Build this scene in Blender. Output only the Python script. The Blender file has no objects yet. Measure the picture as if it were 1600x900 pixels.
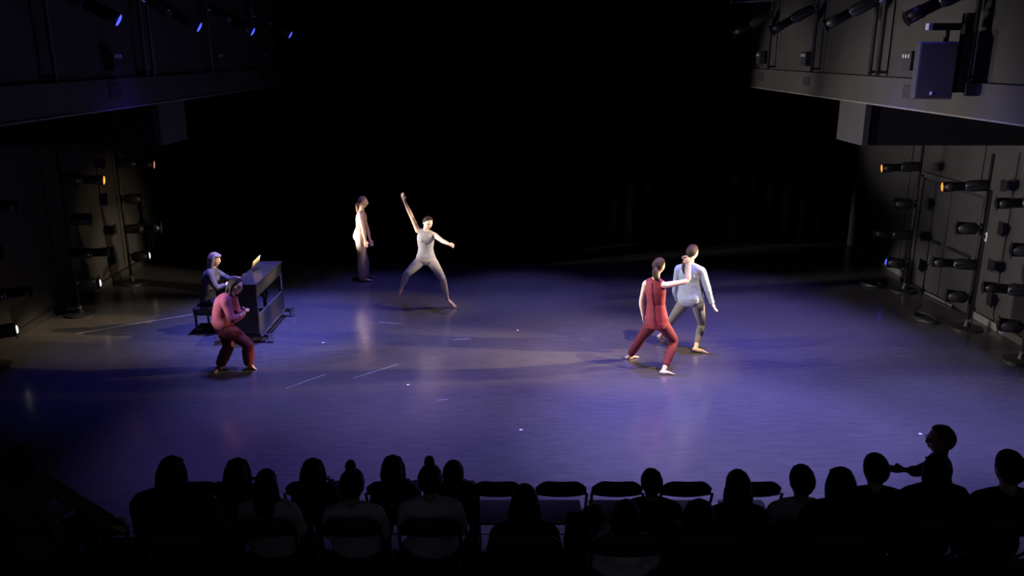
import bpy, bmesh, math, random
import numpy as np
from mathutils import Vector as V, Matrix, Quaternion

random.seed(7)
SC = bpy.context.scene
COL = SC.collection

# ------------------------------------------------------------------ camera
FPX = 1300.0
PITCH = math.atan(367.0 / 1300.0)
CAM = V((0, 0, 4.5))
cd = bpy.data.cameras.new('camera')
cd.sensor_width = 36.0
cd.lens = 36.0 * FPX / 1600.0
cd.clip_start = 0.05
cam = bpy.data.objects.new('camera', cd)
cam.location = CAM
cam.rotation_euler = (math.pi / 2 - PITCH, 0, 0)
COL.objects.link(cam)
SC.camera = cam

# ------------------------------------------------------------------ world and exposure
w = bpy.data.worlds.new('faint_ambient_fill')
w.use_nodes = True
w.node_tree.nodes['Background'].inputs[0].default_value = (0.20, 0.22, 0.30, 1)
w.node_tree.nodes['Background'].inputs[1].default_value = 0.08  # ambient fill added to lift the blacks, not a real source
SC.world = w
SC.view_settings.view_transform = 'Standard'
SC.view_settings.look = 'None'
SC.view_settings.exposure = 0.0
SC.view_settings.gamma = 1.0
SC.view_settings.use_curve_mapping = False


def spot(name, loc, target, watts, color, angle, blend=0.6, size=0.08):
    l = bpy.data.lights.new(name, 'SPOT')
    l.energy = watts
    l.color = color
    l.spot_size = math.radians(angle)
    l.spot_blend = blend
    l.shadow_soft_size = size
    o = bpy.data.objects.new(name, l)
    o.location = loc
    d = V(target) - V(loc)
    o.rotation_euler = d.to_track_quat('-Z', 'Y').to_euler()
    COL.objects.link(o)
    return o


VIOLET = (0.26, 0.21, 1.0)
BLUE = (0.13, 0.10, 1.0)
LAV = (0.42, 0.34, 1.0)
WARM = (1.0, 0.72, 0.40)
WHITE = (1.0, 0.88, 0.80)
# name, place, aim, watts, colour, cone, blend, size
LAMPS = [
    # ceiling-hung violet and blue wash lamps over the stage (on the grid, above the frame)
    ('wash_lamp', (-2.5, 9.8, 7.8), (-2.5, 9.3, 0), 2200, (0.26, 0.20, 1.00), 42, 1.0, 0.2),
    ('wash_lamp', (0.0, 9.8, 7.8), (0.0, 9.3, 0), 2936, (0.34, 0.29, 1.00), 42, 1.0, 0.2),
    ('wash_lamp', (2.5, 9.8, 7.8), (2.5, 9.3, 0), 8404, (0.37, 0.33, 1.00), 42, 1.0, 0.2),
    ('wash_lamp', (3.4, 9.8, 7.8), (5.0, 9.3, 0), 1444, (0.12, 0.11, 1.00), 42, 1.0, 0.2),
    ('wash_lamp', (-3.4, 12.3, 7.8), (-5.0, 11.8, 0), 900, (0.12, 0.10, 1.00), 42, 1.0, 0.2),
    ('wash_lamp', (-2.5, 12.3, 7.8), (-2.5, 11.8, 0), 2828, (0.26, 0.26, 1.00), 42, 1.0, 0.2),
    ('wash_lamp', (0.0, 12.3, 7.8), (0.0, 11.8, 0), 1878, (0.12, 0.10, 1.00), 42, 1.0, 0.2),
    ('wash_lamp', (2.5, 12.3, 7.8), (2.5, 11.8, 0), 4432, (0.12, 0.10, 1.00), 42, 1.0, 0.2),
    ('wash_lamp', (3.4, 12.3, 7.8), (5.0, 11.8, 0), 2300, (0.34, 0.30, 1.00), 42, 1.0, 0.2),
    ('wash_lamp', (-3.4, 14.1, 7.8), (-4.1, 13.6, 0), 8400, (0.18, 0.18, 1.00), 36, 1.0, 0.2),
    ('wash_lamp', (0.0, 14.1, 7.8), (0.0, 13.6, 0), 2392, (0.44, 0.39, 1.00), 36, 1.0, 0.2),
    ('wash_lamp', (3.4, 14.1, 7.8), (4.5, 13.5, 0), 4300, (0.30, 0.23, 1.00), 36, 1.0, 0.2),
    ('wash_lamp', (-2.5, 16.0, 7.8), (-2.5, 15.5, 0), 1500, (0.20, 0.17, 1.00), 30, 1.0, 0.2),
    ('wash_lamp', (0.0, 16.0, 7.8), (0.2, 15.5, 0), 1900, (0.32, 0.27, 1.00), 30, 1.0, 0.2),
    ('wash_lamp', (3.4, 16.0, 7.8), (4.4, 15.5, 0), 1323, (0.27, 0.23, 1.00), 30, 1.0, 0.2),
    ('wash_lamp', (1.0, 10.0, 7.8), (6.0, 9.7, 0), 5600, (0.37, 0.33, 1.0), 27, 1.0, 0.2),
    ('wash_lamp', (1.2, 9.0, 7.8), (5.6, 8.2, 0), 3000, (0.37, 0.33, 1.0), 27, 1.0, 0.2),
    ('wash_lamp', (2.3, 15.2, 7.8), (2.3, 14.8, 0), 1600, (0.32, 0.26, 1.0), 32, 1.0, 0.2),
    # steep warm special from house right on the piano
    ('piano_special', (-0.2, 13.7, 7.6), (-5.4, 13.4, 0.8), 1500, (1.0, 0.86, 0.68), 24, 0.7, 0.06),
    # high side lamps on the gallery pipes: warm from house right, white from house left
    ('high_side_lamp', (4.9, 9.9, 6.2), (2.1, 11.9, 0.8), 2400, WARM, 32, 0.8, 0.06),
    ('high_side_lamp', (4.9, 14.2, 6.0), (-1.1, 14.5, 1.0), 1800, WARM, 17, 0.8, 0.06),
    ('high_side_lamp', (4.9, 12.0, 6.0), (-0.8, 11.3, 0.0), 1400, WARM, 34, 0.9, 0.06),
    ('high_side_lamp', (-4.9, 10.6, 6.0), (1.7, 11.9, 1.0), 1500, WHITE, 30, 0.8, 0.06),
    # side booms
    ('boom_beam', (-6.9, 14.8, 1.40), (-3.0, 16.5, 1.12), 4000, WHITE, 13, 0.8, 0.06),
    ('boom_beam', (-6.9, 16.6, 2.40), (6.5, 17.6, 3.7), 2200, WHITE, 21, 0.8, 0.06),
    ('boom_beam', (-6.9, 14.2, 2.40), (0.0, 13.4, 2.9), 1000, WHITE, 46, 0.8, 0.06),
    ('boom_beam', (-6.9, 13.5, 2.40), (-1.1, 14.55, 1.3), 3400, WHITE, 12, 0.8, 0.06),
    ('boom_beam', (-6.9, 11.6, 2.40), (1.5, 11.9, 2.4), 3400, WHITE, 34, 0.8, 0.06),
    ('boom_beam', (-6.9, 10.5, 2.30), (-4.35, 11.5, 1.15), 800, (0.95, 0.88, 1.0), 19, 0.8, 0.06),  # beam added for the crouching dancer's back; no boom stands here
    ('boom_beam', (6.9, 13.6, 2.40), (-2.0, 15.5, 1.5), 2200, WARM, 14, 0.8, 0.06),
    ('boom_beam', (6.9, 12.1, 2.40), (-1.1, 14.6, 1.35), 5000, (1.0, 0.84, 0.66), 9, 0.8, 0.06),
    ('high_side_lamp', (4.9, 13.7, 6.0), (-4.70, 13.5, 1.1), 7000, WARM, 7.5, 0.7, 0.06),
    ('boom_beam', (6.9, 11.85, 2.40), (2.4, 12.0, 1.05), 6000, WARM, 22, 0.8, 0.06),
]
for a_ in LAMPS:
    spot(*a_)

# ------------------------------------------------------------------ materials
def mat(name, col, rough=0.6, var=0.0, scale=8.0, bump=0.0, bscale=40.0, metal=0.0, spec=0.5, emit=None, estr=0.0, sheen=0.0):
    m = bpy.data.materials.new(name)
    m.use_nodes = True
    nt = m.node_tree
    b = nt.nodes['Principled BSDF']
    b.inputs['Roughness'].default_value = rough
    b.inputs['Metallic'].default_value = metal
    b.inputs['Specular IOR Level'].default_value = spec
    b.inputs['Sheen Weight'].default_value = sheen
    b.inputs['Base Color'].default_value = (*col, 1)
    tc = nt.nodes.new('ShaderNodeTexCoord')
    if var > 0:
        n = nt.nodes.new('ShaderNodeTexNoise')
        n.inputs['Scale'].default_value = scale
        n.inputs['Detail'].default_value = 5
        r = nt.nodes.new('ShaderNodeValToRGB')
        r.color_ramp.elements[0].position = 0.3
        r.color_ramp.elements[1].position = 0.7
        r.color_ramp.elements[0].color = (*[c * (1 - var) for c in col], 1)
        r.color_ramp.elements[1].color = (*[min(1, c * (1 + var)) for c in col], 1)
        nt.links.new(tc.outputs['Object'], n.inputs['Vector'])
        nt.links.new(n.outputs['Fac'], r.inputs['Fac'])
        nt.links.new(r.outputs['Color'], b.inputs['Base Color'])
    if bump > 0:
        n2 = nt.nodes.new('ShaderNodeTexNoise')
        n2.inputs['Scale'].default_value = bscale
        n2.inputs['Detail'].default_value = 4
        bp = nt.nodes.new('ShaderNodeBump')
        bp.inputs['Strength'].default_value = bump
        bp.inputs['Distance'].default_value = 0.02
        nt.links.new(tc.outputs['Object'], n2.inputs['Vector'])
        nt.links.new(n2.outputs['Fac'], bp.inputs['Height'])
        nt.links.new(bp.outputs['Normal'], b.inputs['Normal'])
    if emit:
        b.inputs['Emission Color'].default_value = (*emit, 1)
        b.inputs['Emission Strength'].default_value = estr
    return m


def floor_material():
    m = mat('black_dance_vinyl', (0.075, 0.072, 0.075), 0.35)
    nt = m.node_tree
    b = nt.nodes['Principled BSDF']
    tc = nt.nodes.new('ShaderNodeTexCoord')
    mp = nt.nodes.new('ShaderNodeMapping')
    mp.inputs['Scale'].default_value = (0.9, 7.0, 1.0)
    n = nt.nodes.new('ShaderNodeTexNoise')
    n.inputs['Scale'].default_value = 3.0
    n.inputs['Detail'].default_value = 8
    n.inputs['Roughness'].default_value = 0.65
    r = nt.nodes.new('ShaderNodeValToRGB')
    r.color_ramp.elements[0].position = 0.30
    r.color_ramp.elements[0].color = (0.062, 0.060, 0.062, 1)
    r.color_ramp.elements[1].position = 0.68
    r.color_ramp.elements[1].color = (0.092, 0.089, 0.092, 1)
    nt.links.new(tc.outputs['Object'], mp.inputs['Vector'])
    nt.links.new(mp.outputs['Vector'], n.inputs['Vector'])
    nt.links.new(n.outputs['Fac'], r.inputs['Fac'])
    # pale scuffs, long in X
    mp2 = nt.nodes.new('ShaderNodeMapping')
    mp2.inputs['Scale'].default_value = (1.6, 26.0, 1.0)
    n2 = nt.nodes.new('ShaderNodeTexNoise')
    n2.inputs['Scale'].default_value = 1.7
    n2.inputs['Detail'].default_value = 3
    r2 = nt.nodes.new('ShaderNodeValToRGB')
    r2.color_ramp.elements[0].position = 0.66
    r2.color_ramp.elements[1].position = 0.74
    mx = nt.nodes.new('ShaderNodeMixRGB')
    mx.blend_type = 'ADD'
    mx.inputs['Color2'].default_value = (0.035, 0.035, 0.036, 1)
    nt.links.new(tc.outputs['Object'], mp2.inputs['Vector'])
    nt.links.new(mp2.outputs['Vector'], n2.inputs['Vector'])
    nt.links.new(n2.outputs['Fac'], r2.inputs['Fac'])
    nt.links.new(r2.outputs['Color'], mx.inputs['Fac'])
    nt.links.new(r.outputs['Color'], mx.inputs['Color1'])
    nt.links.new(mx.outputs['Color'], b.inputs['Base Color'])
    n3 = nt.nodes.new('ShaderNodeTexNoise')
    n3.inputs['Scale'].default_value = 1.4
    n3.inputs['Detail'].default_value = 6
    mr = nt.nodes.new('ShaderNodeMapRange')
    mr.inputs['To Min'].default_value = 0.15
    mr.inputs['To Max'].default_value = 0.27
    nt.links.new(tc.outputs['Object'], n3.inputs['Vector'])
    nt.links.new(n3.outputs['Fac'], mr.inputs['Value'])
    nt.links.new(mr.outputs['Result'], b.inputs['Roughness'])
    b.inputs['Specular IOR Level'].default_value = 0.6
    return m


M = dict(
    floor=floor_material(),
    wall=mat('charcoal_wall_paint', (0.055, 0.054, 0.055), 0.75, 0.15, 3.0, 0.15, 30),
    fascia=mat('lighter_charcoal_fascia', (0.060, 0.060, 0.060), 0.75, 0.12, 2.0, 0.1, 30),
    edge=mat('worn_grey_edge', (0.20, 0.20, 0.19), 0.7, 0.2, 6.0),
    black=mat('flat_black_paint', (0.012, 0.012, 0.013), 0.8, 0.2, 5.0),
    velvet=mat('black_velour', (0.0028, 0.0026, 0.0028), 1.0, 0.2, 4.0, spec=0.0),
    riser=mat('black_riser_carpet', (0.005, 0.005, 0.0055), 0.95, 0.3, 60.0, 0.3, 200, spec=0.1),
    door=mat('dark_door_paint', (0.05, 0.05, 0.056), 0.6, 0.15, 4.0),
    steel=mat('black_enamel_steel', (0.018, 0.018, 0.02), 0.42, 0.2, 12.0),
    chrome=mat('bright_metal', (0.75, 0.75, 0.75), 0.25, 0.1, 20.0, metal=1.0),
    pipe=mat('black_iron_pipe', (0.022, 0.022, 0.022), 0.5, 0.3, 10.0),
    lens_blue=mat('blue_gel_lens', (0.02, 0.03, 0.3), 0.15, emit=(0.05, 0.07, 1.0), estr=2.2),
    lens_amber=mat('amber_lens', (0.3, 0.12, 0.02), 0.15, emit=(1.0, 0.30, 0.04), estr=2.0),
    lens_pink=mat('pale_pink_lens', (0.3, 0.1, 0.08), 0.15, emit=(1.0, 0.35, 0.28), estr=0.5),
    lens_dark=mat('unlit_glass_lens', (0.02, 0.02, 0.025), 0.08),
    lens_white=mat('white_lit_lens', (0.3, 0.3, 0.3), 0.15, emit=(0.95, 1.0, 0.9), estr=1.0),
    box=mat('grey_outlet_box', (0.045, 0.045, 0.05), 0.5, 0.15, 10.0),
    wall_shaded=mat('shaded_charcoal_wall_paint', (0.022, 0.021, 0.021), 0.8, 0.15, 3.0, 0.15, 30),  # left wall's copy of the charcoal paint, shade put into its colour
    gallery=mat('grey_gallery_paint', (0.050, 0.050, 0.050), 0.75, 0.15, 3.0, 0.15, 30),
    outlet=mat('pale_outlet_face', (0.55, 0.55, 0.55), 0.5, 0.05, 20.0),
    white=mat('white_plastic', (0.85, 0.85, 0.88), 0.4, 0.03, 20.0),
    grille=mat('speaker_grille_cloth', (0.012, 0.012, 0.013), 0.7, 0.3, 300.0, 0.5, 400),
    cabinet=mat('speaker_cabinet_paint', (0.10, 0.10, 0.10), 0.6, 0.15, 30.0, 0.2, 200),
    piano=mat('satin_black_piano', (0.016, 0.016, 0.019), 0.38, 0.2, 6.0),
    pianoback=mat('unpolished_dark_board', (0.034, 0.033, 0.035), 0.7, 0.25, 8.0),
    paper=mat('pale_yellow_paper', (0.85, 0.72, 0.30), 0.7, 0.05, 10.0),
    ivory=mat('ivory_keys', (0.7, 0.68, 0.6), 0.3, 0.03, 10.0),
    leather=mat('black_bench_leather', (0.02, 0.02, 0.022), 0.45, 0.2, 20.0, 0.2, 80),
    tape=mat('pale_grey_line', (0.24, 0.24, 0.25), 0.6, 0.35, 6.0),
    spike=mat('white_spike_tape', (0.8, 0.8, 0.8), 0.5, 0.05, 10.0),
    skin=mat('skin', (0.76, 0.51, 0.37), 0.5, 0.08, 14.0, 0.03, 200),
    skin_lit=mat('lit_skin', (0.86, 0.64, 0.48), 0.5, 0.06, 14.0, 0.03, 200),  # lightened copy of skin, strong stage light put into the colour
    seam=mat('dark_crimson_seam', (0.07, 0.006, 0.012), 0.8, 0.1, 9.0),
    skin_tan=mat('tan_skin', (0.50, 0.29, 0.18), 0.5, 0.08, 14.0, 0.03, 200),
    eye=mat('dark_eye', (0.03, 0.02, 0.02), 0.2, 0.1, 10.0),
    lips=mat('lips', (0.42, 0.17, 0.14), 0.45, 0.1, 30.0),
    hair_dark=mat('dark_brown_hair', (0.030, 0.020, 0.016), 0.5, 0.4, 90.0, 0.4, 160, spec=0.2),
    hair_blond=mat('dark_blonde_hair', (0.34, 0.22, 0.11), 0.5, 0.4, 90.0, 0.4, 160),
    hair_grey=mat('greying_brown_hair', (0.17, 0.14, 0.13), 0.5, 0.45, 90.0, 0.4, 160),
    beige=mat('beige_trouser_cloth', (0.62, 0.49, 0.40), 0.85, 0.08, 10.0, 0.12, 60, sheen=0.2),
    tan_top=mat('dusty_tan_top_cloth', (0.40, 0.27, 0.22), 0.85, 0.08, 10.0, 0.1, 60),
    grey_top=mat('heather_grey_top', (0.30, 0.30, 0.32), 0.85, 0.08, 12.0, 0.1, 60),
    grey_leg=mat('grey_legging_knit', (0.42, 0.39, 0.37), 0.8, 0.06, 12.0, 0.08, 80),
    crimson=mat('crimson_tunic_cloth', (0.22, 0.016, 0.034), 0.75, 0.1, 9.0, 0.15, 40),
    maroon=mat('maroon_trouser_cloth', (0.15, 0.013, 0.026), 0.75, 0.1, 9.0, 0.15, 40),
    rose=mat('rose_red_shirt_cloth', (0.31, 0.065, 0.10), 0.8, 0.1, 9.0, 0.2, 40),
    darkred=mat('dark_red_trouser_cloth', (0.13, 0.010, 0.014), 0.8, 0.1, 9.0, 0.15, 40),
    shirt=mat('grey_blue_shirt_cloth', (0.225, 0.285, 0.40), 0.8, 0.08, 9.0, 0.2, 30),
    legging=mat('slate_grey_legging', (0.17, 0.17, 0.165), 0.75, 0.06, 12.0, 0.05, 80),
    jumper=mat('charcoal_jumper_knit', (0.060, 0.060, 0.078), 0.85, 0.15, 30.0, 0.2, 90),
    navy=mat('black_trouser_cloth', (0.012, 0.012, 0.016), 0.85, 0.15, 20.0),
    aud_dark=mat('dark_audience_cloth', (0.02, 0.02, 0.023), 0.85, 0.2, 20.0, 0.15, 40),
    aud_grey=mat('mid_grey_audience_cloth', (0.09, 0.09, 0.095), 0.85, 0.1, 20.0, 0.15, 40),
    aud_light=mat('pale_audience_cloth', (0.60, 0.59, 0.62), 0.85, 0.1, 20.0, 0.15, 40),
    aud_blue=mat('blue_audience_cloth', (0.05, 0.06, 0.12), 0.85, 0.1, 20.0, 0.15, 40),
    hair_black=mat('near_black_hair', (0.012, 0.010, 0.010), 0.5, 0.4, 90.0, 0.4, 160, spec=0.2),
    hair_cap=mat('yellowish_grey_hair', (0.10, 0.08, 0.055), 0.5, 0.6, 30.0, 0.4, 160),
    chair=mat('black_folding_chair_metal', (0.014, 0.014, 0.015), 0.45, 0.2, 12.0),
)

# ------------------------------------------------------------------ mesh helpers
class MB:
    def __init__(self):
        self.v = []
        self.f = []

    def add(self, vs, fs):
        k = len(self.v)
        self.v += [V(p) for p in vs]
        self.f += [tuple(i + k for i in q) for q in fs]
        return self

    def box(self, c, s, rot=None, bev=0.0):
        bm = bmesh.new()
        bmesh.ops.create_cube(bm, size=1.0)
        bmesh.ops.scale(bm, vec=s, verts=bm.verts)
        if bev > 0:
            bmesh.ops.bevel(bm, geom=bm.edges[:], offset=bev, segments=2, affect='EDGES', profile=0.5)
        if rot is not None:
            bmesh.ops.transform(bm, matrix=rot.to_4x4(), verts=bm.verts)
        bmesh.ops.translate(bm, vec=c, verts=bm.verts)
        bm.verts.index_update()
        self.add([v.co.copy() for v in bm.verts], [tuple(v.index for v in f.verts) for f in bm.faces])
        bm.free()
        return self

    def loft(self, pts, rad, hint=(1, 0, 0), n=14, cap=0.7, cap0=None):
        cap0 = cap if cap0 is None else cap0
        pts = [V(p) for p in pts]
        rad = [(r, r) if isinstance(r, (int, float)) else r for r in rad]
        hints = hint if isinstance(hint, list) else [hint] * len(pts)
        N = len(pts)
        rings = []
        for i in range(N):
            t = (pts[min(i + 1, N - 1)] - pts[max(i - 1, 0)])
            if t.length < 1e-9:
                t = V((0, 0, 1))
            t.normalize()
            x = V(hints[i])
            x = x - t * x.dot(t)
            if x.length < 1e-4:
                x = V((0.37, 0.9, 0.2)) - t * V((0.37, 0.9, 0.2)).dot(t)
            x.normalize()
            y = t.cross(x)
            rings.append((pts[i], t, x, y, rad[i]))
        full = []
        if cap0 > 0:
            p, t, x, y, (a, b) = rings[0]
            m = min(a, b) * cap0
            full.append((p - t * m * 0.92, x, y, a * 0.4, b * 0.4))
            full.append((p - t * m * 0.55, x, y, a * 0.83, b * 0.83))
        for p, t, x, y, (a, b) in rings:
            full.append((p, x, y, a, b))
        if cap > 0:
            p, t, x, y, (a, b) = rings[-1]
            m = min(a, b) * cap
            full.append((p + t * m * 0.55, x, y, a * 0.83, b * 0.83))
            full.append((p + t * m * 0.92, x, y, a * 0.4, b * 0.4))
        vs = []
        for p, x, y, a, b in full:
            for k in range(n):
                an = 2 * math.pi * k / n
                vs.append(p + x * (a * math.cos(an)) + y * (b * math.sin(an)))
        fs = []
        for i in range(len(full) - 1):
            for k in range(n):
                fs.append((i * n + k, i * n + (k + 1) % n, (i + 1) * n + (k + 1) % n, (i + 1) * n + k))
        fs.append(tuple(range(n))[::-1])
        L = len(full) - 1
        fs.append(tuple(L * n + k for k in range(n)))
        return self.add(vs, fs)

    def tube(self, a, b, r, n=10, r2=None):
        return self.loft([a, b], [r, r if r2 is None else r2], n=n, cap=0.0)

    def ell(self, c, s, rot=None, n=12):
        vs, fs = [], []
        c = V(c)
        for i in range(n + 1):
            th = math.pi * i / n
            for k in range(n * 2):
                ph = math.pi * k / n
                q = V((s[0] * math.sin(th) * math.cos(ph), s[1] * math.sin(th) * math.sin(ph), s[2] * math.cos(th)))
                if rot is not None:
                    q = rot @ q
                vs.append(c + q)
        m = 2 * n
        for i in range(n):
            for k in range(m):
                fs.append((i * m + k, (i + 1) * m + k, (i + 1) * m + (k + 1) % m, i * m + (k + 1) % m))
        return self.add(vs, fs)

    def build(self, name, material, parent=None, off=None, smooth=False, weld=False):
        me = bpy.data.meshes.new(name)
        o_ = V(off) if off is not None else V((0, 0, 0))
        me.from_pydata([tuple(p - o_) for p in self.v], [], self.f)
        if weld:
            bm = bmesh.new()
            bm.from_mesh(me)
            bmesh.ops.remove_doubles(bm, verts=bm.verts, dist=1e-5)
            bmesh.ops.recalc_face_normals(bm, faces=bm.faces)
            bm.to_mesh(me)
            bm.free()
        if material is not None:
            me.materials.append(material)
        if smooth:
            for p in me.polygons:
                p.use_smooth = True
        ob = bpy.data.objects.new(name, me)
        COL.objects.link(ob)
        if parent is not None:
            ob.parent = parent
        return ob


REMESHED = []


def organic(mb, name, material, parent, off, voxel, smooth_it=4, wrinkle=0.0, wscale=0.12):
    ob = mb.build(name, material, parent, off, weld=True)
    r = ob.modifiers.new('remesh', 'REMESH')
    r.mode = 'VOXEL'
    r.voxel_size = voxel
    r.use_smooth_shade = True
    if smooth_it:
        s = ob.modifiers.new('smooth', 'SMOOTH')
        s.factor = 0.5
        s.iterations = smooth_it
    if wrinkle > 0:
        t = bpy.data.textures.new('fold_noise', 'CLOUDS')
        t.noise_scale = wscale
        t.noise_depth = 2
        d = ob.modifiers.new('folds', 'DISPLACE')
        d.texture = t
        d.strength = wrinkle
        d.mid_level = 0.5
    REMESHED.append(ob)
    return ob


def freeze():
    dg = bpy.context.evaluated_depsgraph_get()
    new = []
    for ob in REMESHED:
        e = ob.evaluated_get(dg)
        me = bpy.data.meshes.new_from_object(e, depsgraph=dg)
        me.name = ob.name
        new.append((ob, me))
    for ob, me in new:
        ob.modifiers.clear()
        ob.data = me
        for p in me.polygons:
            p.use_smooth = True


def empty(name, loc, label=None, cat=None, group=None, rot=None):
    o = bpy.data.objects.new(name, None)
    o.location = loc
    o.empty_display_size = 0.1
    if rot is not None:
        o.rotation_mode = 'QUATERNION'
        o.rotation_quaternion = rot
    COL.objects.link(o)
    tag(o, label, cat, group)
    return o


def tag(o, label=None, cat=None, group=None, kind=None):
    if label:
        o['label'] = label
    if cat:
        o['category'] = cat
    if group:
        o['group'] = group
    if kind:
        o['kind'] = kind
    return o


def struct(name, mb, m, parent=None):
    o = mb.build(name, m, parent)
    if parent is None:
        o['kind'] = 'structure'
    return o


def copy_tree(o, parent=None):
    c = o.copy()
    COL.objects.link(c)
    if parent is not None:
        c.parent = parent
        c.matrix_parent_inverse = o.matrix_parent_inverse.copy()
    for ch in list(o.children):
        copy_tree(ch, c)
    return c


# measured sight lines: a point of the photograph meets a world plane (axis 0, 1 or 2 at a given value)
CP, SP = math.cos(PITCH), math.sin(PITCH)


def at(u, v, ax, val):
    d = V((1, 0, 0)) * ((u - 800) / FPX) + V((0, SP, CP)) * ((450 - v) / FPX) + V((0, CP, -SP))
    return CAM + d * ((val - CAM[ax]) / d[ax])


# ------------------------------------------------------------------ large structure
GX = 5.5      # gallery face
WX = 8.2      # side walls under the galleries
BY = 19.9     # back wall
HZ = 8.3      # ceiling
struct('floor', MB().box((0, 11, -0.1), (2 * WX + 0.4, 24, 0.2)), M['floor'])
struct('ceiling', MB().box((0, 11, HZ + 0.1), (2 * WX + 0.4, 24, 0.2)), M['black'])
struct('wall_back', MB().box((0, BY + 0.65, HZ / 2), (2 * WX + 0.4, 0.2, HZ)), M['black'])
for sx, side in ((1, 'right'), (-1, 'left')):
    wl = struct('wall_' + side, MB().box((sx * (WX + 0.1), 11, HZ / 2), (0.2, 24, HZ)), M['wall'] if sx > 0 else M['wall_shaded'])
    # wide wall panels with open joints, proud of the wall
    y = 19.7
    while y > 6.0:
        MB().box((sx * (WX - 0.012), y - 1.31, 1.93), (0.024, 2.58, 3.5), bev=0.008).build('wall_panel', M['wall'] if sx > 0 else M['wall_shaded'], wl)
        y -= 2.62
    # gallery: a solid front above the side aisle
    gy0, gy1 = 3.0, 20.4
    g = struct('gallery_' + side, MB().box((sx * (GX + WX) / 2 + sx * 0.06, (gy0 + gy1) / 2, 3.83), (WX - GX - 0.1, gy1 - gy0, 0.14)), M['black'])
    MB().box((sx * (GX + 0.06), (gy0 + gy1) / 2, 3.96), (0.12, gy1 - gy0, 0.40), bev=0.006).build('fascia', M['fascia'], g)
    MB().box((sx * (GX + 0.05), (gy0 + gy1) / 2, 3.752), (0.13, gy1 - gy0, 0.022)).build('soffit_edge', M['edge'], g)
    ys = [20.4, 17.95, 15.33, 12.72, 10.1, 7.5, 4.9, 3.0]
    for a, b in zip(ys[:-1], ys[1:]):
        MB().box((sx * (GX + 0.10), (a + b) / 2, 6.2), (0.10, a - b - 0.03, 4.06), bev=0.006).build('wall_panel', M['gallery'], g)
    # crossing beam under the gallery, its end flush with the gallery front
    bm_ = struct('beam_' + side, MB().box((sx * ((GX + WX) / 2 + 0.05), 13.72, 3.42), (WX - GX - 0.16, 1.02, 0.64)), M['black'])  # black colour holds the shade on the beam's unlit front
    MB().box((sx * (GX + 0.04), 13.72, 3.425), (0.10, 1.06, 0.65), bev=0.006).build('beam_end', M['fascia'], bm_)  # lighter colour stands for the light on the beam's end

# added double door, built where a shadow patch falls on the right wall
dr = struct('added_door', MB().box((WX - 0.045, 15.25, 1.06), (0.03, 2.2, 2.1)), M['door'])
for y0 in (14.71, 15.79):
    MB().box((WX - 0.07, y0, 1.06), (0.03, 1.05, 2.06), bev=0.006).build('door_leaf', M['door'], dr)
    MB().box((WX - 0.10, y0, 1.02), (0.04, 0.8, 0.06), bev=0.01).build('push_bar', M['steel'], dr)
MB().box((WX - 0.06, 14.1, 1.1), (0.07, 0.09, 2.2)).box((WX - 0.06, 16.4, 1.1), (0.07, 0.09, 2.2)).box((WX - 0.06, 15.25, 2.2), (0.07, 2.4, 0.1)).build('door_frame', M['fascia'], dr)
struct('baseboard_right', MB().box((WX - 0.045, 17.95, 0.06), (0.04, 2.9, 0.12)).box((WX - 0.045, 10.0, 0.06), (0.04, 8.0, 0.12)), M['edge'])
struct('baseboard_left', MB().box((-WX + 0.045, 12.5, 0.06), (0.04, 14.5, 0.12)), M['black'])

# pleated black back curtain
cm = MB()
nx = 260
vs, fs = [], []
for i in range(nx + 1):
    x = -WX + 0.05 + (2 * WX - 0.1) * i / nx
    yy = BY + 0.07 * math.sin(i * 0.95) + 0.03 * math.sin(i * 0.31)
    for z in (0.03, 3.6):
        vs.append((x, yy, z))
    # a rear sheet gives the cloth thickness
for i in range(nx):
    fs.append((2 * i, 2 * i + 2, 2 * i + 3, 2 * i + 1))
cm.add(vs, fs)
cur = cm.build('stage_curtain', M['velvet'], smooth=True)
sol = cur.modifiers.new('thickness', 'SOLIDIFY')
sol.thickness = 0.012
tag(cur, 'pleated black velour curtain hanging across the back of the stage', 'curtain')
cu2 = MB()
vs, fs = [], []
nx = 150
for i in range(nx + 1):
    x = -5.42 + 10.84 * i / nx
    yy = BY + 0.32 + 0.07 * math.sin(i * 0.95)
    vs += [(x, yy, 3.5), (x, yy, 8.2)]
for i in range(nx):
    fs.append((2 * i, 2 * i + 2, 2 * i + 3, 2 * i + 1))
cu2.add(vs, fs)
ub = cu2.build('border_curtain', M['velvet'], smooth=True)
ub.modifiers.new('thickness', 'SOLIDIFY').thickness = 0.012
tag(ub, 'black border cloth between the galleries high above the back curtain', 'curtain')

# audience risers
struct('riser_1', MB().box((0, 5.70, 0.175), (11.6, 1.0, 0.35)), M['riser'])
struct('riser_2', MB().box((0, 4.1, 0.425), (11.6, 2.2, 0.85)), M['riser'])

# ------------------------------------------------------------------ people
def frame(fwd, up):
    f = V(fwd).normalized()
    u = V(up)
    u = (u - f * u.dot(f)).normalized()
    r = f.cross(u)
    return Matrix((r, f, u)).transposed()


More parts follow.
